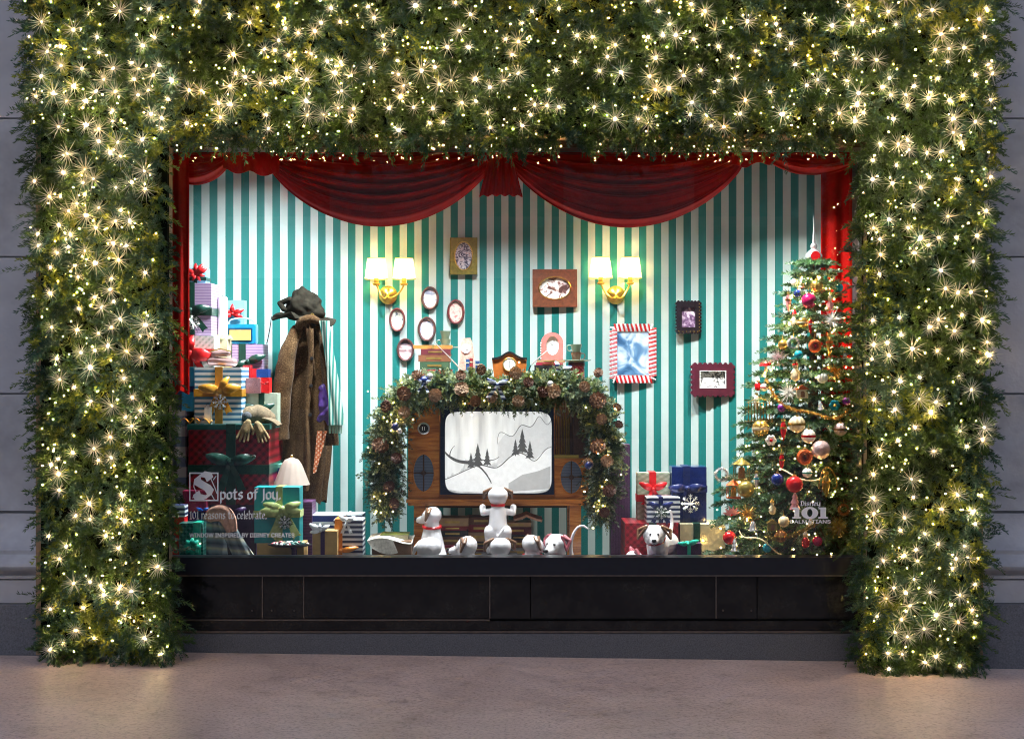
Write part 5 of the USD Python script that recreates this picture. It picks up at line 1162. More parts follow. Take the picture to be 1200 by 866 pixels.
made['brown_tweed'] = usdkit.material(stage, '/World/Looks/brown_tweed', {'g': ('geometry', {}), 'n': ('noise_texture', {'scale': 150.0, 'detail': 2.0}), 'n2': ('noise_texture', {'scale': 14.0, 'detail': 3.0}),
    'r': ('rgb_ramp', {'ramp': [(.35, (.045, .024, .010)), (.5, (.078, .042, .017)), (.62, (.105, .060, .026)), (.74, (.22, .155, .090))]}), 'r2': ('rgb_ramp', {'ramp': [(.3, (.65, .6, .55)), (.7, (1, 1, 1))]}),
    'm': ('mix_color', {'blend_type': 'multiply', 'fac': 1.0}), 'b': ('bump', {'strength': .6, 'distance': .004}), 'p': ('principled_bsdf', {'roughness': .95, 'sheen_weight': .04, 'specular_ior_level': .15})},
    [('g.position', 'n.vector'), ('g.position', 'n2.vector'), ('n.fac', 'r.fac'), ('n2.fac', 'r2.fac'), ('r.color', 'm.a'), ('r2.color', 'm.b'), ('m.result', 'p.base_color'), ('n.fac', 'b.height'), ('b.normal', 'p.normal')], surface='p.BSDF')
COAT = made['brown_tweed']
ct = Thing('coat', 'long brown tweed coat hanging on a stand left of the television', 'coat', base=(xo, yo + .1, PZ(585, yo)))
lv = np.array([(370, 352, 372, .045), (378, 347, 376, .06), (388, 342, 380, .075), (410, 335, 384, .085), (450, 327, 386, .09), (500, 320, 386, .095), (545, 317, 383, .10), (584, 313, 378, .105)])
rings = []
for py in np.linspace(370, 584, 46):
    pa, pb, ry = [np.interp(py, lv[:, 0], lv[:, k]) for k in (1, 2, 3)]
    u = (py - 370) / 214; th = np.arange(72) * 2 * math.pi / 72
    fold = 1 + (.03 + .10 * u) * np.sin(th * 9 + 1.3 * np.sin(2.5 * u) + .8) * (np.abs(np.sin(th * 1.5 + .4)) * .6 + .4) + .03 * np.sin(th * 17 + 5 * u)
    cx_ = (PX(pa, yo) + PX(pb, yo)) / 2; rx = (PX(pb, yo) - PX(pa, yo)) / 2
    zz_ = PZ(py, yo) + u * u * .030 * np.cos(th - 2.6) - .012 * u * np.sin(th * 9)
    rings.append(np.stack([cx_ + rx * fold * np.cos(th), yo + .10 + ry * fold * np.sin(th), zz_], 1))
ct.part('body', loft(np.array(rings), False), COAT, smooth=True)
def sleeve(path, rad, seed):
    sp = spline(path, 30); rr_ = np.interp(np.linspace(0, 1, 30), np.linspace(0, 1, len(rad)), rad)
    m = tube(sp, rr_, 20, False)
    n_ = meshkit.fbm(m.vertices * np.array([30, 30, 16.]), 3, seed)[:, None]
    c_ = np.repeat(sp, 20, axis=0); m.vertices = c_ + (m.vertices - c_) * (.80 + .45 * n_)
    return m
ct.part('sleeve', sleeve([P(349, 385, .82), P(338, 412, .78), P(332, 450, .76), P(329, 482, .76), P(328, 514, .77)], [.030, .046, .052, .053, .050], 3), COAT, smooth=True)
ct.part('sleeve', sleeve([P(376, 386, .83), P(383, 415, .80), P(386, 455, .79), P(388, 495, .80), P(389, 522, .80)], [.028, .036, .038, .038, .036], 5), COAT, smooth=True)
ct.part('lapel', slab(np.array([[P(358 + 5 * u + 7 * v, 378 + 60 * v + 4 * u, .755 + .012 * math.sin(3 * u)) for v in np.linspace(0, 1, 14)] for u in np.linspace(0, 1, 8)]), .006), COAT, smooth=True)
ct.part('front_edge', slab(np.array([[P(361 + 6 * u - 6 * v + 1.5 * math.sin(9 * v), 385 + 190 * v, .752 - .012 * math.sin(math.pi * u) - .015 * v) for v in np.linspace(0, 1, 26)] for u in np.linspace(0, 1, 6)]), .006), COAT, smooth=True)
ct.part('collar', sleeve([P(350, 384, .80), P(356, 376, .77), P(364, 374, .765), P(372, 378, .79)], [.022, .026, .026, .020], 8), COAT, smooth=True)
for py in (420, 452, 486): ct.part('button', lathe_y([(.010, 0), (.010, -.005), (0, -.006)], (PX(366.5 - (py - 385) * .03, .73), .735, PZ(py, .73)), 12), M['black'])
FELT = mat('grey_brown_felt', (.015, .013, .009), .9, var=.5, scale=22, bump=.5, spec=.1)
ht = Thing('hat', 'crumpled grey brown wide brimmed hat with a dangling strap on the coat stand', 'hat', base=(xo, yo + .08, PZ(380, yo)))
hc = P(355, 363, .88)
crown = blob([(hc + [-.012, 0, .012], .078, hc + [.055, 0, -.008], .066), (hc + [.0, -.02, .045], .048, hc + [.04, -.01, .03], .046), (hc + [-.04, 0, .0], .060, hc + [.07, 0, -.03], .05)], .012, 6)
nz_ = meshkit.fbm(crown.vertices * 26, 3, 4); crown.vertices += (crown.vertices - hc) * (nz_[:, None] - .5) * .45; crown.vertices[:, 2] = hc[2] - .03 + (crown.vertices[:, 2] - hc[2] + .03) * 1.25
ht.part('crown', crown, FELT, smooth=True)
bp = np.zeros((44, 5, 3))
for i, a in enumerate(np.linspace(0, 2 * math.pi, 44)):
    for j, v in enumerate(np.linspace(0, 1, 5)):
        ex, ey = .070 + .112 * v, .070 + .05 * v
        bp[i, j] = hc + [ex * math.cos(a) + .005, ey * math.sin(a), -.042 - .018 * v * v + .022 * math.sin(3 * a + .5) * v + (.022 * v if math.cos(a) < -.2 else -.018 * v)]
ht.part('brim', slab(bp, .008), FELT, smooth=True)
ht.part('turned_flap', blob([(hc + [-.13, -.02, .035], .014, hc + [-.07, -.04, .055], .018), (hc + [-.13, -.02, .035], .014, hc + [-.10, -.05, .0], .016)], .008, 5), FELT, smooth=True)
ht.part('strap', tube(spline([P(318, 371, .85), P(317, 380, .84), P(315, 392, .84), P(312.5, 403, .84)], 12), .003, 6), M['black'])
ht.part('eyelet', lathe_y([(.010, 0), (.010, -.006), (.005, -.006), (.005, 0)], (PX(366, .78), .785, PZ(369, .78)), 14), M['gold_dull'])
TSC = stripes('teal_cream_wool', (.015, .15, .13), (.30, .38, .33), .017, k='x', rough=.95)
sc_ = np.array([[P(374 + 12 * v + 14 * u + 3 * math.sin(u * 5 + v * 3), 376 + 122 * v, .735 - .03 * math.sin(math.pi * u) + .01 * math.sin(u * 14)) for v in np.linspace(0, 1, 30)] for u in np.linspace(0, 1, 18)])
tsc = Thing('hanging_scarf', 'teal and cream knitted scarf hanging from the right side of the coat stand', 'scarf', base=(PX(385, .8), .8, PZ(490, .8)))
tsc.part('scarf', slab(sc_, .010), TSC, smooth=True)
tsc.part('fringe', cat([tube([P(386 + 14 * k / 9, 497, .725), P(386.5 + 14 * k / 9 + random.uniform(-1, 1), 508, .725)], .0035, 5) for k in range(10)]), mat('sage_wool', (.22, .36, .28), .95))
pb_ = blob([(P(378, 455, .76), .022, P(380, 475, .755), .032), (P(380, 475, .755), .032, P(386, 494, .76), .022), (P(384, 480, .745), .024, P(374, 492, .75), .018)], .01, 5)
pb_.vertices += (meshkit.fbm(pb_.vertices * 40, 3, 8)[:, None] - .5) * [.016, .016, .016]
lone('purple_scarf', pb_, mat('purple_silk', (.06, .025, .16), .4, var=.6, scale=30), 'crumpled purple silk scarf tucked in the coat\'s right pocket', 'scarf', smooth=True)
BAND = patmat('rust_bandana', [(40, 0, 40, 0), (40, 0, -40, 0)], [(0, (.36, .085, .02)), (.25, (.40, .10, .03)), (.45, (.34, .075, .018)), (.7, (.60, .42, .30))], rough=.8)
bn = np.array([[P(372 + 12 * u * (1 - .5 * v) - 5 * v + 2 * math.sin(u * 6), 505 + 50 * v - 10 * u * v, .742 - .018 * math.sin(u * 7 + v) * (.4 + v)) for v in np.linspace(0, 1, 14)] for u in np.linspace(0, 1, 14)])
lone('bandana', slab(bn, .004), BAND, 'rust orange patterned bandana hanging from the coat pocket', 'bandana', smooth=True)

# ------------------------------------------------------------------ Christmas tree
TX, TY = PX(953, .52), .52
ZTOP, ZBOT = PZ(310, TY), FLOOR + .10
def tree_r(z): return .055 + .60 * np.clip((ZTOP - z) / (ZTOP - ZBOT), 0, 1) ** .95
tree = Thing('christmas_tree', 'decorated green Christmas tree at the right side of the window', 'tree', base=(TX, TY, FLOOR))
tree.part('trunk', tube([(TX, TY, FLOOR), (TX, TY, (FLOOR + ZTOP) / 2), (TX, TY, ZTOP)], [.045, .030, .008], 10), mat('bark', (.09, .055, .03), .9, var=.4, scale=30, bump=.6))
tree.part('stand', lathe([(0, .0), (.16, 0), (.15, .05), (.06, .09), (0, .09)], (TX, TY, FLOOR), 20), M['black'])
r = np.random.default_rng(71)
bs, dd, ll, arms = [], [], [], []
nl_ = 25
for i in range(nl_):
    z = ZBOT + .06 + (ZTOP - ZBOT - .10) * (i / (nl_ - 1)) ** .92; R = tree_r(z); nb = max(8, int(27 * R / .5))
    for k in range(nb):
        a = 2 * math.pi * (k + r.random() * .7) / nb + i * .7; Rl = R * r.uniform(.78, 1.10)
        if math.sin(a) > .3: Rl = min(Rl, .42)
        d = np.array([math.cos(a), math.sin(a), -.12 + .5 * (i / nl_) - .1]); p0 = np.array([TX, TY, z + .03])
        if math.sin(a) < -.15: Rl = min(Rl, .43 / abs(math.sin(a)))
        arms.append(tube([p0, p0 + d * Rl * .55 + [0, 0, .01], p0 + d * Rl * .95], [.007, .005, .002], 5))
        m_ = max(3, int(Rl / .042))
        for q in range(m_):
            f = .25 + .75 * (q + r.random() * .5) / m_
            p = p0 + d * Rl * f * .92
            for sg in (-1, 1):
                w = np.array([-math.sin(a) * sg, math.cos(a) * sg, r.normal() * .25])
                bs.append(p); dd.append(d * 1.0 + w * .75 + r.normal(size=3) * .12); ll.append(r.uniform(.05, .085) * (1.1 - .3 * f))
        bs.append(p0 + d * Rl * .85); dd.append(d + r.normal(size=3) * .1); ll.append(.085)
for k in range(30):
    bs.append([TX + r.normal() * .008, TY + r.normal() * .008, ZTOP - .12 + .12 * r.random()]); a = r.random() * 6.28; dd.append([math.cos(a) * .6, math.sin(a) * .6, 1.]); ll.append(.06)
tree.part('branches', cat(arms), made['bark'], kind='stuff')
bs, dd, ll = np.array(bs), np.array(dd), np.array(ll)
TF = [FIR[0], needlemat('tree_green', (.075, .16, .060)), needlemat('tree_silver_green', (.15, .24, .16))]
kk = r.choice(3, len(bs), p=[.35, .45, .20])
for k in range(3):
    w = kk == k
    tree.part('crown', needles(bs[w], dd[w], ll[w], 36, .030, .0058, 80 + k, spread=.8), TF[k], kind='stuff', smooth=False)
# its lights
tl = []
for k in range(250):
    z = r.uniform(ZBOT, ZTOP - .05); a = r.uniform(-math.pi, 0.1); R = tree_r(z) * r.uniform(.75, 1.0)
    tl.append((TX + R * math.cos(a), TY + max(R * math.sin(a), -.44), z))
for p in tl: tree.part('fairy_light', icos(np.array(p), .0036), emitmat('small_warm_bulb', (1, .60, .20), SMALL_POWER), smooth=True)

def on_tree(px, py):
    y = .2
    for _ in range(12):
        x, z = PX(px, y), PZ(py, y); R = float(tree_r(z)) * 1.0; dx = min(abs(x - TX), R * .98)
        y = max(TY - math.sqrt(R * R - dx * dx), .055)
    return np.array([PX(px, y), y, PZ(py, y)])
ORN = {n: mat('ornament_' + n, c, ro, metal=me, var=va, scale=sc, coat=.3) for n, c, ro, me, va, sc in (
    ('gold', (.72, .44, .10), .2, .8, .2, 60), ('olive', (.36, .28, .07), .25, .7, .2, 60), ('red', (.52, .010, .014), .15, .2, .1, 40), ('magenta', (.42, .012, .09), .15, .4, .2, 40), ('turquoise', (.02, .32, .42), .15, .4, .2, 40),
    ('navy', (.01, .03, .22), .15, .4, .2, 40), ('white', (.74, .72, .68), .35, 0, .1, 40), ('cream', (.66, .54, .34), .4, .2, .3, 60), ('pinksilver', (.58, .42, .42), .3, .5, .25, 200), ('orange', (.60, .12, .03), .2, .3, .25, 80), ('purple', (.20, .03, .24), .2, .3, .2, 40),
    ('pink', (.62, .26, .28), .3, .2, .2, 60), ('silver', (.75, .76, .78), .2, .8, .2, 80), ('bronze', (.34, .15, .05), .3, .6, .4, 90), ('brown', (.16, .07, .03), .5, 0, .4, 60), ('teal', (.02, .22, .20), .2, .3, .2, 40))}
def cap(t, c, r_, parent=None):
    t.part('cap', cat([lathe([(r_ * .22, -.002), (r_ * .22, r_ * .2), (0, r_ * .2)], c + np.array([0, 0, r_ * .95]), 10), tube([c + np.array([0, 0, r_ * 1.12]), c + np.array([0, .006, r_ * 1.12 + .022])], .0009, 4)]), M['gold_dull'])
GR = 'ornaments on the Christmas tree'
def orn(label, px, py, size, kind_, col, extra=None, category='ornament'):
    c = on_tree(px, py); s = S(c[1]); r_ = size * s
    nm = {'ball': 'bauble', 'ribbed': 'bauble', 'ring': 'bauble', 'burst': 'starburst_ornament', 'drop': 'drop_ornament', 'figure': 'figurine_ornament', 'wreath': 'wreath_ornament', 'bell': 'bell_ornament', 'house': 'house_ornament', 'lantern': 'lantern_ornament', 'flower': 'flower_ornament', 'cone': 'tree_ornament', 'cap': 'mushroom_ornament', 'fan': 'fan_ornament'}[kind_]
    t = Thing(nm, label, category, base=c); m_ = ORN[col]; m2 = ORN[extra] if extra else None
    if kind_ == 'ball': t.part('ball', ball(c, r_, 3), m_, smooth=True); cap(t, c, r_)
    if kind_ == 'ribbed':
        b = ball(c, r_, 3); d = b.vertices - c; a = np.arctan2(d[:, 1], d[:, 0]); b.vertices = c + d * (1 + .07 * np.cos(a * 10))[:, None]; t.part('ball', b, m_, smooth=True); cap(t, c, r_)
        if m2: t.part('band', lathe([(r_ * 1.06, -r_ * .16), (r_ * 1.1, 0), (r_ * 1.06, r_ * .16)], c, 24), m2)
    if kind_ == 'ring':
        t.part('disc', lathe_y([(0, r_ * .6), (r_ * .8, r_ * .5), (r_, 0), (r_ * .8, -r_ * .4), (r_ * .55, -r_ * .45), (r_ * .45, -r_ * .1), (0, -r_ * .05)], c, 28), m_); t.part('centre', burst(c + [0, -r_ * .15, 0], r_ * .05, r_ * .5, 14, r_ * .09, 3, True), m2 or M['gold'], smooth=False); cap(t, c, r_)
    if kind_ == 'burst':
        t.part('spikes', burst(c, r_ * .12, r_, 90, .0022, int(px * 7 + py)), m_, smooth=False); t.part('core', ball(c, r_ * .16, 1), m2 or m_)
    if kind_ == 'drop':
        t.part('drop', lathe([(0, -r_), (r_ * .10, -r_ * .8), (r_ * .26, -r_ * .2), (r_ * .30, r_ * .25), (r_ * .2, r_ * .6), (r_ * .08, r_ * .85), (0, r_ * .9)], c, 16), m_)
        t.part('band', lathe([(r_ * .315, r_ * .12), (r_ * .33, r_ * .2), (r_ * .31, r_ * .3)], c, 16), m2 or M['gold']); cap(t, c, r_ * .85)
    if kind_ == 'figure':
        t.part('body', blob([(c + [0, 0, -r_ * .55], r_ * .48, c + [0, 0, r_ * .05], r_ * .30), (c + [-r_ * .35, -r_ * .1, -r_ * .2], r_ * .16, c + [0, 0, r_ * .1], r_ * .18), (c + [r_ * .35, -r_ * .1, -r_ * .2], r_ * .16, c + [0, 0, r_ * .1], r_ * .18)], r_ * .22, 3), m_, smooth=True)
        t.part('head', ball(c + [0, 0, r_ * .5], r_ * .28, 2), ORN['cream'], smooth=True); t.part('hat', lathe([(r_ * .32, 0), (r_ * .26, r_ * .12), (r_ * .06, r_ * .5), (0, r_ * .55)], c + [0, 0, r_ * .6], 14), m2 or m_)
    if kind_ == 'wreath':
        a_ = np.linspace(0, 2 * math.pi, 40)[:-1]; t.part('ring', cat([burst(c + r_ * .7 * np.array([math.cos(a), 0, math.sin(a)]), .001, r_ * .36, 9, .0018, int(a * 50)) for a in a_]), m_, smooth=False); t.part('hanger', tube([c + [0, 0, r_], c + [0, .004, r_ + .02]], .001, 4), M['gold_dull'])
    if kind_ == 'bell':
        t.part('bell', lathe([(r_ * .85, -r_ * .8), (r_ * .6, -r_ * .4), (r_ * .5, r_ * .3), (r_ * .3, r_ * .7), (0, r_ * .8)], c, 18), m_); t.part('clapper', ball(c + [0, 0, -r_ * .8], r_ * .2, 1), m2 or M['gold'])
    if kind_ == 'house':
        t.part('walls', box(c[0] - r_ * .8, c[0] + r_ * .8, c[1] - r_ * .4, c[1] + r_ * .4, c[2] - r_, c[2] + r_ * .3, .002), m_); t.part('roof', extrude_xz(Polygon([(c[0] - r_, c[2] + r_ * .3), (c[0] + r_, c[2] + r_ * .3), (c[0], c[2] + r_)]), c[1] - r_ * .5, c[1] + r_ * .5), m2 or m_)
        t.part('door', extrude_xz(unary_union([sbox(c[0] - r_ * .3, c[2] - r_ * .8, c[0] + r_ * .3, c[2] - r_ * .2), Point(c[0], c[2] - r_ * .2).buffer(r_ * .3)]), c[1] - r_ * .46, c[1] - r_ * .3), ORN['brown'])
    if kind_ == 'lantern':
        t.part('frame', cat([box(c[0] + sx * r_ * .7 - .002, c[0] + sx * r_ * .7 + .002, c[1] + sy * r_ * .5 - .002, c[1] + sy * r_ * .5 + .002, c[2] - r_ * .8, c[2] + r_ * .5) for sx in (-1, 1) for sy in (-1, 1)] + [box(c[0] - r_ * .8, c[0] + r_ * .8, c[1] - r_ * .6, c[1] + r_ * .6, c[2] - r_, c[2] - r_ * .8, .001), box(c[0] - r_ * .8, c[0] + r_ * .8, c[1] - r_ * .6, c[1] + r_ * .6, c[2] + r_ * .5, c[2] + r_ * .6, .001)]), m_)
        t.part('roof', lathe([(r_ * .95, 0), (r_ * .6, r_ * .25), (r_ * .1, r_ * .6), (0, r_ * .65)], c + [0, 0, r_ * .6], 12), m_); t.part('core', lathe([(0, -r_ * .79), (r_ * .35, -r_ * .75), (r_ * .3, r_ * .2), (0, r_ * .4)], c, 12), m2 or M['gold'])
    if kind_ == 'flower':
        for k in range(6):
            a = k * math.pi / 3; t.part('petal', ball(c + r_ * .55 * np.array([math.cos(a), 0, math.sin(a)]), r_ * .42, 1, (1, .5, 1)), m_, smooth=True)
        t.part('centre', ball(c - [0, r_ * .2, 0], r_ * .28, 1), m2 or M['gold'], smooth=True)
    if kind_ == 'cone':
        t.part('tiers', lathe([(0, -r_), (r_ * .55, -r_ * .8), (r_ * .30, -r_ * .25), (r_ * .44, -r_ * .2), (r_ * .2, r_ * .3), (r_ * .32, r_ * .32), (.0, r_)], c, 16), m_); t.part('star', ball(c + [0, 0, r_], r_ * .1, 1), m2 or M['gold'])
    if kind_ == 'cap':
        t.part('cap', lathe([(r_, 0), (r_ * .9, r_ * .35), (r_ * .5, r_ * .75), (0, r_ * .9)], c, 20), m_); t.part('stalk', lathe([(r_ * .25, -r_ * .8), (r_ * .2, 0), (0, .001)], c, 12), ORN['cream'])
    if kind_ == 'fan':
        t.part('leaves', cat([slab(np.array([[c + np.array([math.cos(a) * r_ * q, -.004 * k, math.sin(a) * r_ * q]) + np.array([-math.sin(a), 0, math.cos(a)]) * e * r_ * .16 * math.sin(math.pi * (.15 + .8 * q)) for e in (-1, 0, 1)] for q in np.linspace(.1, 1, 6)]), .0015) for k, a in enumerate(np.linspace(.3, 2.9, 6))]), m_); t.part('centre', ball(c, r_ * .18, 1), m2 or m_)
for a in (
    ('small white bauble at the tree\'s upper left tip', 931, 331, 4.5, 'ball', 'white'), ('cream bell beside the upper left white bauble of the tree', 939.5, 333, 5, 'bell', 'cream', 'red'), ('beaded golden yellow bauble under the tree topper', 957, 335.5, 7.5, 'ribbed', 'gold'),
    ('little teal bell high on the tree, right of the topper', 967.5, 326, 4, 'bell', 'teal', 'silver'), ('tiny red and white figure high on the tree near its tip', 976, 323, 6, 'figure', 'white', 'red'), ('turquoise bauble near the upper right of the tree', 982, 337, 6, 'ball', 'turquoise'),
    ('small dark blue bauble at the upper left of the tree', 934.5, 344, 4.5, 'ball', 'navy'), ('shiny magenta bauble high on the tree', 948, 352.5, 9, 'ball', 'magenta'), ('pink and white figure right of the magenta bauble', 972.5, 355, 9, 'figure', 'pink', 'white'),
    ('pale pink drop at the left edge under the dark blue bauble', 924, 354, 12, 'drop', 'pink'), ('cream and red figure on the left side below the pink drop', 931, 374, 10, 'figure', 'cream', 'red'), ('big silver starburst ornament on the upper right of the tree', 975, 375.5, 17, 'burst', 'silver'), ('amber bauble left of the big silver starburst', 940.5, 378, 6, 'ribbed', 'gold', 'cream'),
    ('slim red drop between the amber bauble and silver starburst', 950, 382, 10, 'drop', 'red', 'silver'), ('orange gold bauble above the pink white starburst', 917.5, 404, 6, 'ball', 'gold'), ('silver tinsel wreath above the small blue bauble', 930, 402, 8.5, 'wreath', 'silver'), ('small light blue bauble under the silver wreath', 936, 416, 5.5, 'ball', 'turquoise'),
    ('orange disc ornament with a red star centre', 955, 405.5, 8, 'ring', 'orange', 'red'), ('long golden icicle drop under the big silver starburst', 972, 404, 14, 'drop', 'gold', 'orange'), ('pinkish white starburst on the left of the tree', 912, 420, 15, 'burst', 'pinksilver', 'pink'), ('bright red mushroom cap at the tree\'s left edge', 897.5, 429, 8, 'cap', 'red'),
    ('cream and red sleigh figure in the middle upper tree', 932, 435, 12, 'figure', 'cream', 'red'), ('big golden starburst at the right middle of the tree', 977, 436, 15, 'burst', 'gold'), ('small white bauble at the left of the golden starburst', 964, 443, 6, 'ribbed', 'white'), ('bright white starburst in the middle of the tree', 925, 460, 16, 'burst', 'white', 'silver'),
    ('brown and gold arched house ornament by the white starburst', 940, 459, 8, 'house', 'cream', 'orange'), ('red and white figure at the left edge above the bird cage', 888, 450, 8, 'figure', 'red', 'white'), ('small red and white ball beside the left edge figure', 895.5, 454, 4.5, 'ribbed', 'white', 'red'), ('small purple bauble under the gold tinsel', 916, 478, 5, 'ball', 'purple'),
    ('white candle shaped drop hanging by the bird cage', 886.5, 471, 11, 'drop', 'white', 'silver'), ('gold ribbed bauble hanging under the bird cage', 891.5, 502, 9.5, 'ribbed', 'gold', 'cream'), ('dark red drop left of the gold beaded bauble', 918, 504, 13, 'drop', 'red', 'gold'), ('gold and cream beaded bauble in the tree\'s middle', 934, 497, 9.5, 'ribbed', 'cream', 'gold'),
    ('white and red round ornament under the gold beaded bauble', 947.5, 511, 8, 'ribbed', 'white', 'red'), ('brownish pink bauble at the right under the tinsel', 985, 503, 7.5, 'ribbed', 'pinksilver', 'brown'), ('turquoise flower ornament at the right above the tinsel', 978, 475, 7, 'flower', 'turquoise'), ('small mauve bauble at the far right of the tree', 992, 470, 5, 'ball', 'purple'),
    ('little silver bell in the middle right of the tree', 962, 476, 5, 'bell', 'silver'), ('white flower ornament with a red heart, left of the dark red drop', 903.5, 516, 7, 'flower', 'white', 'red'), ('large frosted pink silver bauble right of the orange ring', 962, 527, 11, 'ball', 'pinksilver'), ('orange red bauble with a dark ring centre', 943, 535.5, 9.5, 'ring', 'orange', 'brown'),
    ('scarlet drop above the navy bauble', 916, 541, 11, 'drop', 'red'), ('gold pagoda lantern at the lower left of the tree', 869, 551, 12, 'lantern', 'olive', 'bronze'), ('silver tinsel wreath at the tree\'s far lower left', 845.5, 556, 10, 'wreath', 'silver'), ('pale blue drop right of the olive bauble', 886.5, 563, 11, 'drop', 'silver', 'turquoise'),
    ('navy blue bauble left of the big red bauble', 911, 562, 7.5, 'ball', 'navy'), ('big glossy red bauble in the lower middle of the tree', 931, 567.5, 10, 'ball', 'red'), ('orange red openwork lantern at the lower left edge', 859.5, 574, 10, 'lantern', 'orange', 'gold'), ('large matt olive gold bauble at the lower left', 874, 573, 10, 'ball', 'olive'),
    ('pink little tree ornament left of the white lettering', 931.5, 587, 12, 'cone', 'pink'), ('gold bottle shaped drop at the lower right of the tree', 968, 568, 16, 'drop', 'olive', 'gold'), ('bronze wreath ornament at the lower right edge of the tree', 989, 597, 8, 'wreath', 'bronze'), ('spiky golden starburst at the lower left of the tree', 876, 602, 14, 'burst', 'gold'),
    ('red and white fan ornament at the lower left edge', 857, 603, 11, 'fan', 'pink', 'red'), ('big antique gold starburst at the lower right of the tree', 982, 618, 17, 'burst', 'olive', 'gold'), ('cream bauble left of the white film lettering', 918.5, 611, 6.5, 'ball', 'cream'), ('cream figure under the silver blue drop in the lower tree', 905, 594, 9, 'figure', 'cream', 'gold'),
    ('gold and brown cube house low in the tree', 905, 615, 7, 'house', 'olive', 'gold'), ('small silver bird like bell low on the left of the tree', 882.5, 616, 7, 'bell', 'silver'), ('round red felt bauble near the sill at the tree\'s foot', 855, 630, 8, 'ball', 'red'), ('silver cone ornament beside the low red felt bauble', 861, 638, 9, 'cone', 'silver'), ('red and white figure near the sill under the lettering', 944, 632, 10, 'figure', 'red', 'white'),
    ('small crimson bauble near the sill right of the figure', 958, 634, 6, 'ball', 'magenta'), ('teal bauble near the sill in the lower left branches', 899, 642, 5.5, 'ball', 'turquoise'), ('bronze ribbed bauble near the sill, right half', 915, 628, 7, 'ribbed', 'bronze', 'gold'), ('pale silver drop at the right side in the middle of the tree', 990, 420, 8, 'drop', 'silver'),
    ('small white figure in the lower middle near the lettering', 950, 612, 7, 'figure', 'white', 'bronze'), ('small green and white ribbed bauble below the frosted pink one', 946, 554, 5.5, 'ribbed', 'white', 'teal')):
    orn(*a)
# topper, bird cage, garlands
c = np.array([TX + .003, TY, ZTOP])
t = Thing('tree_topper', 'tall silver glass spire topper with a red centred ball on the tree', 'tree topper', base=c)
k_ = S(TY)
t.part('ball', lathe([(.006, -.02), (.008, .0), (.030, .012), (.047, .035), (.047, .050), (.03, .072), (.012, .085)], c, 24), ORN['silver'])
t.part('red_reflector', lathe_y([(.026, -.040), (.020, -.030), (.004, -.026), (0, -.026)], c + [0, -.008, .043], 20), ORN['red'])
t.part('upper_ball', ball(c + [0, 0, .098], .019, 2), ORN['silver'], smooth=True)
t.part('spire', lathe([(.010, .108), (.007, .14), (.0035, .20), (0, .275)], c, 12), ORN['silver'])
c = on_tree(889, 484); c[1] -= .01
t = Thing('bird_cage', 'small gold wire bird cage on the left side of the tree', 'bird cage', base=c)
w_, h_ = 14 * S(c[1]), 26 * S(c[1])
t.part('wire', cat([tube([c + [sx * w_, sy * w_ * .6, -h_ * .35], c + [sx * w_, sy * w_ * .6, h_ * .45]], .0012, 4) for sx in np.linspace(-1, 1, 9) for sy in (-1, 1)]), M['gold'])
t.part('tray', box(c[0] - w_ * 1.08, c[0] + w_ * 1.08, c[1] - w_ * .7, c[1] + w_ * .7, c[2] - h_ * .39, c[2] - h_ * .35, .001), M['gold'])
t.part('roof', cat([box(c[0] - w_, c[0] + w_, c[1] - w_ * .65, c[1] + w_ * .65, c[2] + h_ * .45, c[2] + h_ * .47, .001), tube([c + [-w_, 0, h_ * .47], c + [0, 0, h_ * .72], c + [w_, 0, h_ * .47]], .0015, 5)]), M['gold'])
def tree_chain(label, pts, r_, m_, name='bead_garland', spiky=False):
    p2 = spline([on_tree(a, b) - [0, .015, 0] for a, b in pts], 60); t = Thing(name, label, 'garland', base=p2[0])
    if spiky: t.part('tinsel', cat([burst(p, .001, r_, 14, .0020, i) for i, p in enumerate(p2)]), m_, smooth=False)
    else: t.part('beads', cat([ball(p, r_, 1) for p in p2]), m_, smooth=True)
    t.part('cord', tube(p2, .0016, 5), M['gold_dull'])
tree_chain('bright gold tinsel garland draped across the middle of the tree', [(897, 445), (905, 460), (915, 473), (930, 480), (948, 483), (968, 489), (993, 480)], .017, ORN['gold'], 'tinsel_garland', True)
tree_chain('cream bead chain above the big red bauble', [(914, 549), (924, 554), (935, 560), (948, 563), (962, 560)], .0042, ORN['cream'])
tree_chain('cream bead chain low on the tree near the sill', [(866, 622), (878, 630), (890, 631), (902, 640), (914, 649)], .0042, ORN['cream'])
tree_chain('olive gold tinsel garland under the white film lettering', [(898, 628), (912, 631), (930, 626), (945, 619), (958, 612)], .017, ORN['olive'], 'tinsel_garland', True)
tree_chain('pale gold looped bead chain at the lower right of the tree', [(960, 572), (962, 555), (969, 547), (975, 552), (976, 572)], .0038, ORN['gold'])

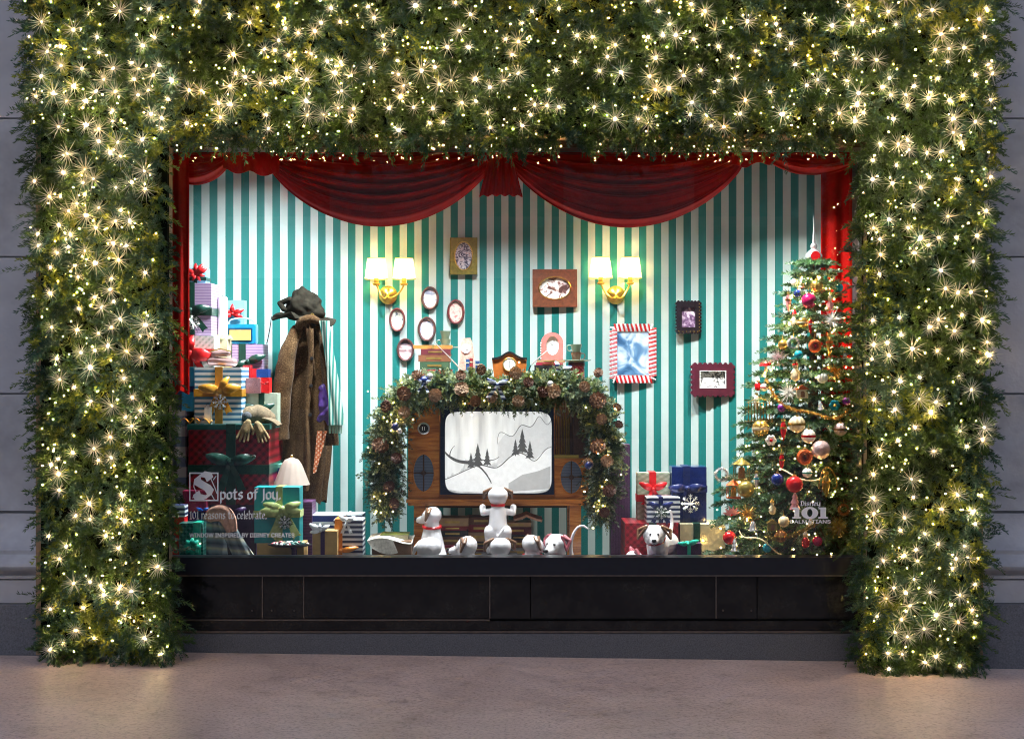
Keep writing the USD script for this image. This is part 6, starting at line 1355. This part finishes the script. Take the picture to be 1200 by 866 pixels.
# ------------------------------------------------------------------ plain white china puppies
CHINA = mat('white_china', (.72, .70, .73), .28, var=.03, coat=.4)
EAR = mat('tan_china', (.17, .085, .045), .3, coat=.4, var=.1)
INK = M['black']
def place(pts, o, yaw, k=1.0):
    a = math.radians(yaw); R = np.array([[math.cos(a), -math.sin(a), 0], [math.sin(a), math.cos(a), 0], [0, 0, 1]])
    return (np.asarray(pts, float) * k) @ R.T + o
def puppy(label, o, yaw, bones, head, hr, headyaw, ears, collar=None, tail=None, earm=None, tilt=0.0, feet=None):
    """bones in local metres (+y = forwards); head: centre, hr: radius"""
    o = np.array(o, float); t = Thing('puppy_figurine', label, 'dog figurine', base=o)
    H = np.array(head, float)
    hf = lambda p: H + place(np.array([p]), np.zeros(3), headyaw)[0] * hr
    bb = [(*b,) for b in bones]
    hb = [(hf((-.22, -.05, .12)), hr * .72, hf((.22, -.05, .12)), hr * .72), (hf((0, .0, .05)), hr * .80, hf((0, .45, -.12)), hr * .56), (hf((0, .50, -.22)), hr * .46, hf((0, 1.20, -.36)), hr * .30), (hf((-.34, .15, -.28)), hr * .46, hf((.34, .15, -.28)), hr * .46)]
    wp = lambda p: place(np.array([p]), o, yaw)[0]
    m = blob([(wp(b[0]), b[1], wp(b[2]), b[3]) for b in bb + hb], .010, 8)
    t.part('body', m, CHINA, smooth=True)
    for sg in (-1, 1):
        p0, p1, p2 = [hf(q) for q in ears(sg)]
        pm_ = (np.array(p0) + np.array(p2)) / 2; f_ = hf((0, .34, 0)) - H; e = blob([(wp(p0), hr * .15, wp(p1), hr * .15), (wp(np.array(p0) + f_), hr * .12, wp(p1), hr * .15), (wp(p1), hr * .15, wp(p2), hr * .10), (wp(np.array(p0) + f_), hr * .12, wp(p2), hr * .10)], .006, 4)
        t.part('ear', e, earm or CHINA, smooth=True)
    nose = hf((0, 1.47, -.26)); t.part('nose', ball(wp(nose), hr * .17, 2, (1.2, .9, .9)), INK, smooth=True)
    for sg in (-1, 1): t.part('eye', ball(wp(hf((sg * .30, .78, .16))), hr * .10, 2), INK, smooth=True)
    t.part('mouth', tube([wp(hf(q)) for q in ((-.24, 1.16, -.54), (-.12, 1.38, -.60), (0, 1.46, -.54), (.12, 1.38, -.60), (.24, 1.16, -.54))], hr * .035, 5), INK)
    if collar:
        cc, cr, nrm = collar; n_ = np.array(nrm, float); n_ /= np.linalg.norm(n_); u = np.cross(n_, [1, 0, 0.]); u /= np.linalg.norm(u); w = np.cross(n_, u)
        t.part('collar', tube([wp(np.array(cc) + cr * (math.cos(a) * u + math.sin(a) * w)) for a in np.linspace(0, 2 * math.pi, 33)], hr * .13, 8, False), M['red_ribbon'])
    if tail: t.part('tail', tube([wp(q) for q in spline(tail, 16)], np.linspace(hr * .20, hr * .08, 16), 8), CHINA, smooth=True)
    return t
drop = lambda sg: ((sg * .62, -.05, .72), (sg * 1.25, .0, .42), (sg * 1.30, .25, -.20))
flop = lambda sg: ((sg * .60, -.10, .70), (sg * 1.05, -.10, .40), (sg * .98, .20, -.25))
perk = lambda sg: ((sg * .52, -.05, .72), (sg * .98, -.05, 1.05), (sg * 1.15, .25, .55))
# upright puppy, seen from behind, on the little stack of books
k = .0047
puppy('white puppy figurine with tan ears standing upright on books before the screen', (PX(583.5, .39), .395, ZDOG), 0,
      [((-9 * k, 2 * k, 3.2 * k), 4.6 * k, (-9 * k, 8 * k, 2.6 * k), 4.0 * k), ((9 * k, 2 * k, 3.2 * k), 4.6 * k, (9 * k, 8 * k, 2.6 * k), 4.0 * k), ((-9 * k, 0, 4 * k), 4.2 * k, (-9 * k, -1 * k, 20 * k), 6.5 * k), ((9 * k, 0, 4 * k), 4.2 * k, (9 * k, -1 * k, 20 * k), 6.5 * k),
       ((-7 * k, -2 * k, 25 * k), 9 * k, (7 * k, -2 * k, 25 * k), 9 * k), ((0, -1 * k, 29 * k), 11 * k, (0, 0, 46 * k), 9.5 * k), ((0, 0, 46 * k), 9.5 * k, (0, 0, 57 * k), 6 * k), ((-8 * k, 2 * k, 48 * k), 4 * k, (-17 * k, 5 * k, 46 * k), 3.6 * k), ((8 * k, 2 * k, 48 * k), 4 * k, (17 * k, 5 * k, 46 * k), 3.6 * k),
       ((-17 * k, 5 * k, 46 * k), 3.6 * k, (-17.5 * k, 8 * k, 52 * k), 3.8 * k), ((17 * k, 5 * k, 46 * k), 3.6 * k, (17.5 * k, 8 * k, 52 * k), 3.8 * k)],
      (0, 1 * k, 65 * k), 12.5 * k, 0, drop, ((0, 0, 55.5 * k), 6.8 * k, (0, 0, 1)), [(0, -9 * k, 24 * k), (1 * k, -13 * k, 21 * k), (4 * k, -15 * k, 26 * k), (8 * k, -13 * k, 31 * k)], EAR)
def sitting(label, px, pytop, y, hr, yaw, headyaw=0, ears=flop, earm=None, collar=True, tail=True, lowhead=0.0):
    zt = PZ(pytop, y); h = zt - FLOOR; hr = hr * S(y); hz = h - hr * 1.02
    b = [((-.20 * h, -.02 * h, .15 * h), .15 * h, (-.20 * h, .12 * h, .10 * h), .10 * h), ((.20 * h, -.02 * h, .15 * h), .15 * h, (.20 * h, .12 * h, .10 * h), .10 * h), ((0, -.04 * h, .20 * h), .23 * h, (0, .04 * h, .42 * h), .17 * h), ((0, .04 * h, .42 * h), .17 * h, (0, .05 * h, hz - hr * .6), hr * .62), ((-.10 * h, .12 * h, .38 * h), .07 * h, (-.10 * h, .17 * h, .05 * h), .05 * h), ((.10 * h, .12 * h, .38 * h), .07 * h, (.10 * h, .17 * h, .05 * h), .05 * h)]
    return puppy(label, (PX(px, y), y, FLOOR), yaw, b, (0, .06 * h, hz), hr, headyaw, ears, ((0, .05 * h, hz - hr * .85), hr * .74, (0, -.15, 1)) if collar else None, [(0, -.24 * h, .06 * h), (.06 * h, -.32 * h, .05 * h), (.14 * h, -.34 * h, .10 * h)] if tail else None, earm)
sitting('tall white puppy figurine with a red collar before the left table leg', 506, 592, .40, 13.5, 0, 70, flop, EAR)
sitting('low white puppy figurine in front of the tall red collared one', 503, 627, .15, 16.5, 10, 20, lambda sg: ((sg * .5, .1, .5), (sg * .8, .5, .1), (sg * .85, .7, -.3)), None, False)
sitting('white puppy figurine with a dark nose looking left, second of the low row', 547, 626, .20, 15, 0, 75, flop, EAR, False)
sitting('white puppy figurine facing the screen directly under the upright one', 586, 628, .18, 14, 0, 12, drop, EAR, False)
sitting('white puppy figurine with a red collar right of the upright one', 624, 624.5, .20, 14.5, 0, -62, flop, EAR, True)
sitting('white puppy figurine looking left with a red ear by the right table leg', 656, 622.5, .22, 16, 120, 25, flop, mat('pink_china', (.34, .08, .10), .35, var=.1), True)
def lying(label, px, y, yaw, hr, h, headyaw, tail, ears=flop, earm=None, hd=(0, .62, .95), zf=FLOOR):
    hr = hr * S(y)
    b = [((0, -.55 * h, .42 * h), .40 * h, (0, .25 * h, .46 * h), .40 * h), ((0, .25 * h, .46 * h), .36 * h, (hd[0] * h, hd[1] * h * .8, hd[2] * h * .8), hr * .62)] + [((sx * .24 * h, sy * h, .40 * h), .17 * h, (sx * .24 * h, sy * h + .05 * h, .10 * h), .10 * h) for sx in (-1, 1) for sy in (-.6, .3)]
    return puppy(label, (PX(px, y), y, zf), yaw, b, np.array(hd) * h, hr, headyaw, ears, (np.array(hd) * h * np.array([.9, .84, .84]), hr * .72, (0, .5, .8)), tail and [np.array(q) * h for q in tail], earm)
lying('white puppy figurine mostly below the sill with a curled tail and one ear up', 712, .24, -75, 13.5, .20, 0, [(0, -.9, .5), (0, -1.0, 1.0), (0, -.95, 1.45), (0, -.78, 1.66), (0, -.55, 1.60)], lambda sg: ((sg * .5, -.1, .7), (sg * .75, -.1, 1.0), (sg * 1.05, 0, .62)), mat('pink_china', (0, 0, 0)), (0, .75, .72))
_, zpl = gift('low plum box carrying the white puppy that faces the street', (742, 656, 803), .13, .22, FLOOR, PLUMP)
lying('white puppy figurine facing the street by the red gifts, tail up', 775, .24, 152, 14.5, .155, 22, [(0, -.75, .75), (0, -.95, 1.05), (0, -.92, 1.35), (0, -.80, 1.52)], drop, EAR, (0, .62, .80), zpl)

# ------------------------------------------------------------------ white lettering on the pane
DEC = mat('window_lettering', (.78, .79, .80), .6, var=.03, spec=.2)
yg = -.0062
GL = {'p': (1.0, [[(.1, 1), (.1, -.5)], [(.1, .8), (.45, .98), (.75, .8), (.75, .2), (.45, .03), (.1, .15)]]), 'o': (1.0, [[(.1, .2), (.1, .8), (.42, .97), (.75, .8), (.75, .2), (.42, .03), (.1, .2)]]),
      't': (.78, [[(.25, 1.35), (.25, .15), (.45, .03), (.6, .12)], [(0, .97), (.58, .97)]]), 's': (.88, [[(.65, .85), (.4, .98), (.12, .8), (.18, .6), (.6, .42), (.65, .2), (.35, .03), (.08, .15)]]), 'f': (.72, [[(.65, 1.4), (.45, 1.5), (.25, 1.3), (.25, 0)], [(0, .97), (.55, .97)]]),
      'j': (.62, [[(.3, 1.45), (.3, -.1), (.05, -.35)]]), 'y': (1.0, [[(.1, 1), (.1, .25), (.4, .03), (.72, .2)], [(.74, 1), (.74, -.15), (.3, -.5)]]), '.': (.45, [[(.10, .02), (.10, .16), (.22, .16), (.22, .02)]]), '1': (.75, [[(.1, 1.1), (.35, 1.32), (.35, 0)], [(.1, .02), (.6, .02)]]),
      '0': (1.0, [[(.1, .3), (.1, 1.05), (.42, 1.32), (.75, 1.05), (.75, .28), (.42, .02), (.1, .3)]]), 'r': (.75, [[(.12, 1), (.12, 0)], [(.12, .75), (.4, .98), (.6, .85)]]), 'e': (.85, [[(.1, .5), (.65, .62), (.62, .82), (.4, .97), (.1, .78), (.1, .2), (.4, .03), (.66, .2)]]),
      'a': (.92, [[(.12, .85), (.4, .98), (.62, .8), (.62, .1), (.78, .02)], [(.62, .55), (.3, .5), (.1, .3), (.15, .08), (.4, .05), (.62, .2)]]), 'n': (.92, [[(.12, 1), (.12, 0)], [(.12, .75), (.45, .98), (.68, .8), (.68, 0)]]), 'c': (.82, [[(.65, .82), (.4, .97), (.1, .78), (.1, .2), (.4, .03), (.65, .18)]]),
      'l': (.42, [[(.15, 1.5), (.15, .1), (.3, .02)]]), 'b': (.92, [[(.12, 1.5), (.12, .1), (.4, .03), (.7, .2), (.7, .8), (.42, .98), (.12, .8)]]), ' ': (.55, []),
      'S': (1.1, [[(.88, 1.15), (.78, 1.38), (.42, 1.45), (.12, 1.22), (.14, .95), (.42, .78), (.74, .60), (.92, .36), (.80, .10), (.45, -.02), (.12, .06), (.06, .26)]]),
      'D': (1.05, [[(.30, 1.35), (.2, .0)], [(.0, 1.15), (.35, 1.42), (.80, 1.15), (.92, .6), (.6, .05), (.1, .05)]]), 'i': (.42, [[(.15, 1), (.15, .1), (.3, .02)], [(.15, 1.35), (.17, 1.37)]])}
def pen(strokes, sc, nib, ang=40):
    a = math.radians(ang); hx, hz = math.cos(a) * nib / 2, math.sin(a) * nib / 2; out = []
    for st_ in strokes:
        for (x0, z0), (x1, z1) in zip(st_, st_[1:]):
            out.append(Polygon([(x0 - hx, z0 - hz), (x0 + hx, z0 + hz), (x1 + hx, z1 + hz), (x1 - hx, z1 - hz)]).convex_hull.buffer(nib * .12))
    return affinity.scale(unary_union(out), sc, sc, origin=(0, 0))
def write(text, px0, px1, pybase, xh, nib=.26):
    sh, x = [], 0
    for ch in text:
        w, st_ = GL[ch]
        if st_: sh.append(affinity.translate(pen(st_, 1, nib), x, 0))
        x += w
    g = unary_union(sh); k_ = (PX(px1, yg) - PX(px0, yg)) / x
    g = affinity.scale(g, k_, xh * S(yg), origin=(0, 0))
    return affinity.translate(g, PX(px0, yg), PZ(pybase, yg))
def decal(name, g, label): lone(name, extrude_xz(g, yg, yg + .0014), DEC, label, 'lettering', smooth=False)
fx0, fx1, fz0, fz1 = PX(221.5, yg), PX(256, yg), PZ(587, yg), PZ(553.5, yg)
fr = sbox(fx0, fz0, fx1, fz1).difference(sbox(fx0 + .007, fz0 + .007, fx1 - .007, fz1 - .007))
Sg = affinity.translate(affinity.scale(pen(GL['S'][1], 1, .40, 38), .083, .083, origin=(0, 0)), PX(229, yg), PZ(583, yg))
vine = unary_union([LineString([(PX(a, yg), PZ(b, yg)) for a, b in q]).buffer(.0022) for q in (((245, 555), (248, 563), (252, 572), (254, 578)), ((228, 562), (227, 570), (230, 577), (231, 586)), ((248, 571), (247, 578), (251, 585)), ((250, 562), (253, 558)), ((231, 577), (226, 583)))])
decal('monogram_lettering', unary_union([fr, Sg, vine]), 'white square monogram with a gothic capital S on the pane, lower left')
decal('greeting_lettering', write('pots of joy.', 258, 330, 585, 8.6), 'white gothic lettering reading pots of joy after the square monogram')
decal('slogan_lettering', write('101 reasons to celebrate.', 222, 313, 608, 6.6, .17), 'small white lettering reading 101 reasons to celebrate, lower left')
def sans(text, px0, px1, pytop, pybot, bold=True):
    m = meshkit.text_mesh(text, 1.0, .01, bold); v = m.vertices; v = v - v.min(0); ext = v.max(0)
    X0, X1, Z0, Z1 = PX(px0, yg), PX(px1, yg), PZ(pybot, yg), PZ(pytop, yg)
    m2 = trimesh.Trimesh(np.stack([X0 + v[:, 0] / ext[0] * (X1 - X0), yg + .0014 - v[:, 2] / ext[2] * .0014, Z0 + v[:, 1] / ext[1] * (Z1 - Z0)], 1), m.faces, process=False)
    return m2
lone('credit_lettering', sans("WINDOW INSPIRED BY DISNEY CREATES", 222, 345, 624.5, 629.5), DEC, 'smallest white capital lettering, third line at the lower left of the pane', 'lettering', smooth=False)
def slabone(px0, px1, py0, py1):
    x0, x1, z0, z1 = PX(px0, yg), PX(px1, yg), PZ(py1, yg), PZ(py0, yg); w = x1 - x0; h = z1 - z0
    return unary_union([sbox(x0 + w * .22, z0, x1 - w * .18, z1), sbox(x0, z0, x1, z0 + h * .16), Polygon([(x0 + .02 * w, z1), (x0 + w * .5, z1), (x0 + w * .5, z1 - h * .16), (x0 + .02 * w, z1 - h * .16)])])
num = unary_union([slabone(928.5, 938.5, 594.5, 607.5), slabone(959, 970, 594.5, 607.5), ell(PX(949, yg), PZ(601, yg), 9.8 * S(yg), 7.2 * S(yg)).difference(ell(PX(949, yg), PZ(600.8, yg), 3.1 * S(yg), 4.6 * S(yg)))])
scr_ = write('Disney', 938, 962, 592.5, 4.0, .22)
decal('title_lettering', unary_union([num, scr_]), 'white slab numerals 101 under a small script word on the pane, before the tree')
lone('title_lettering', sans('DALMATIANS', 926, 973.5, 609, 613.2), DEC, 'white spaced capital word right under the numerals on the pane', 'lettering', smooth=False)
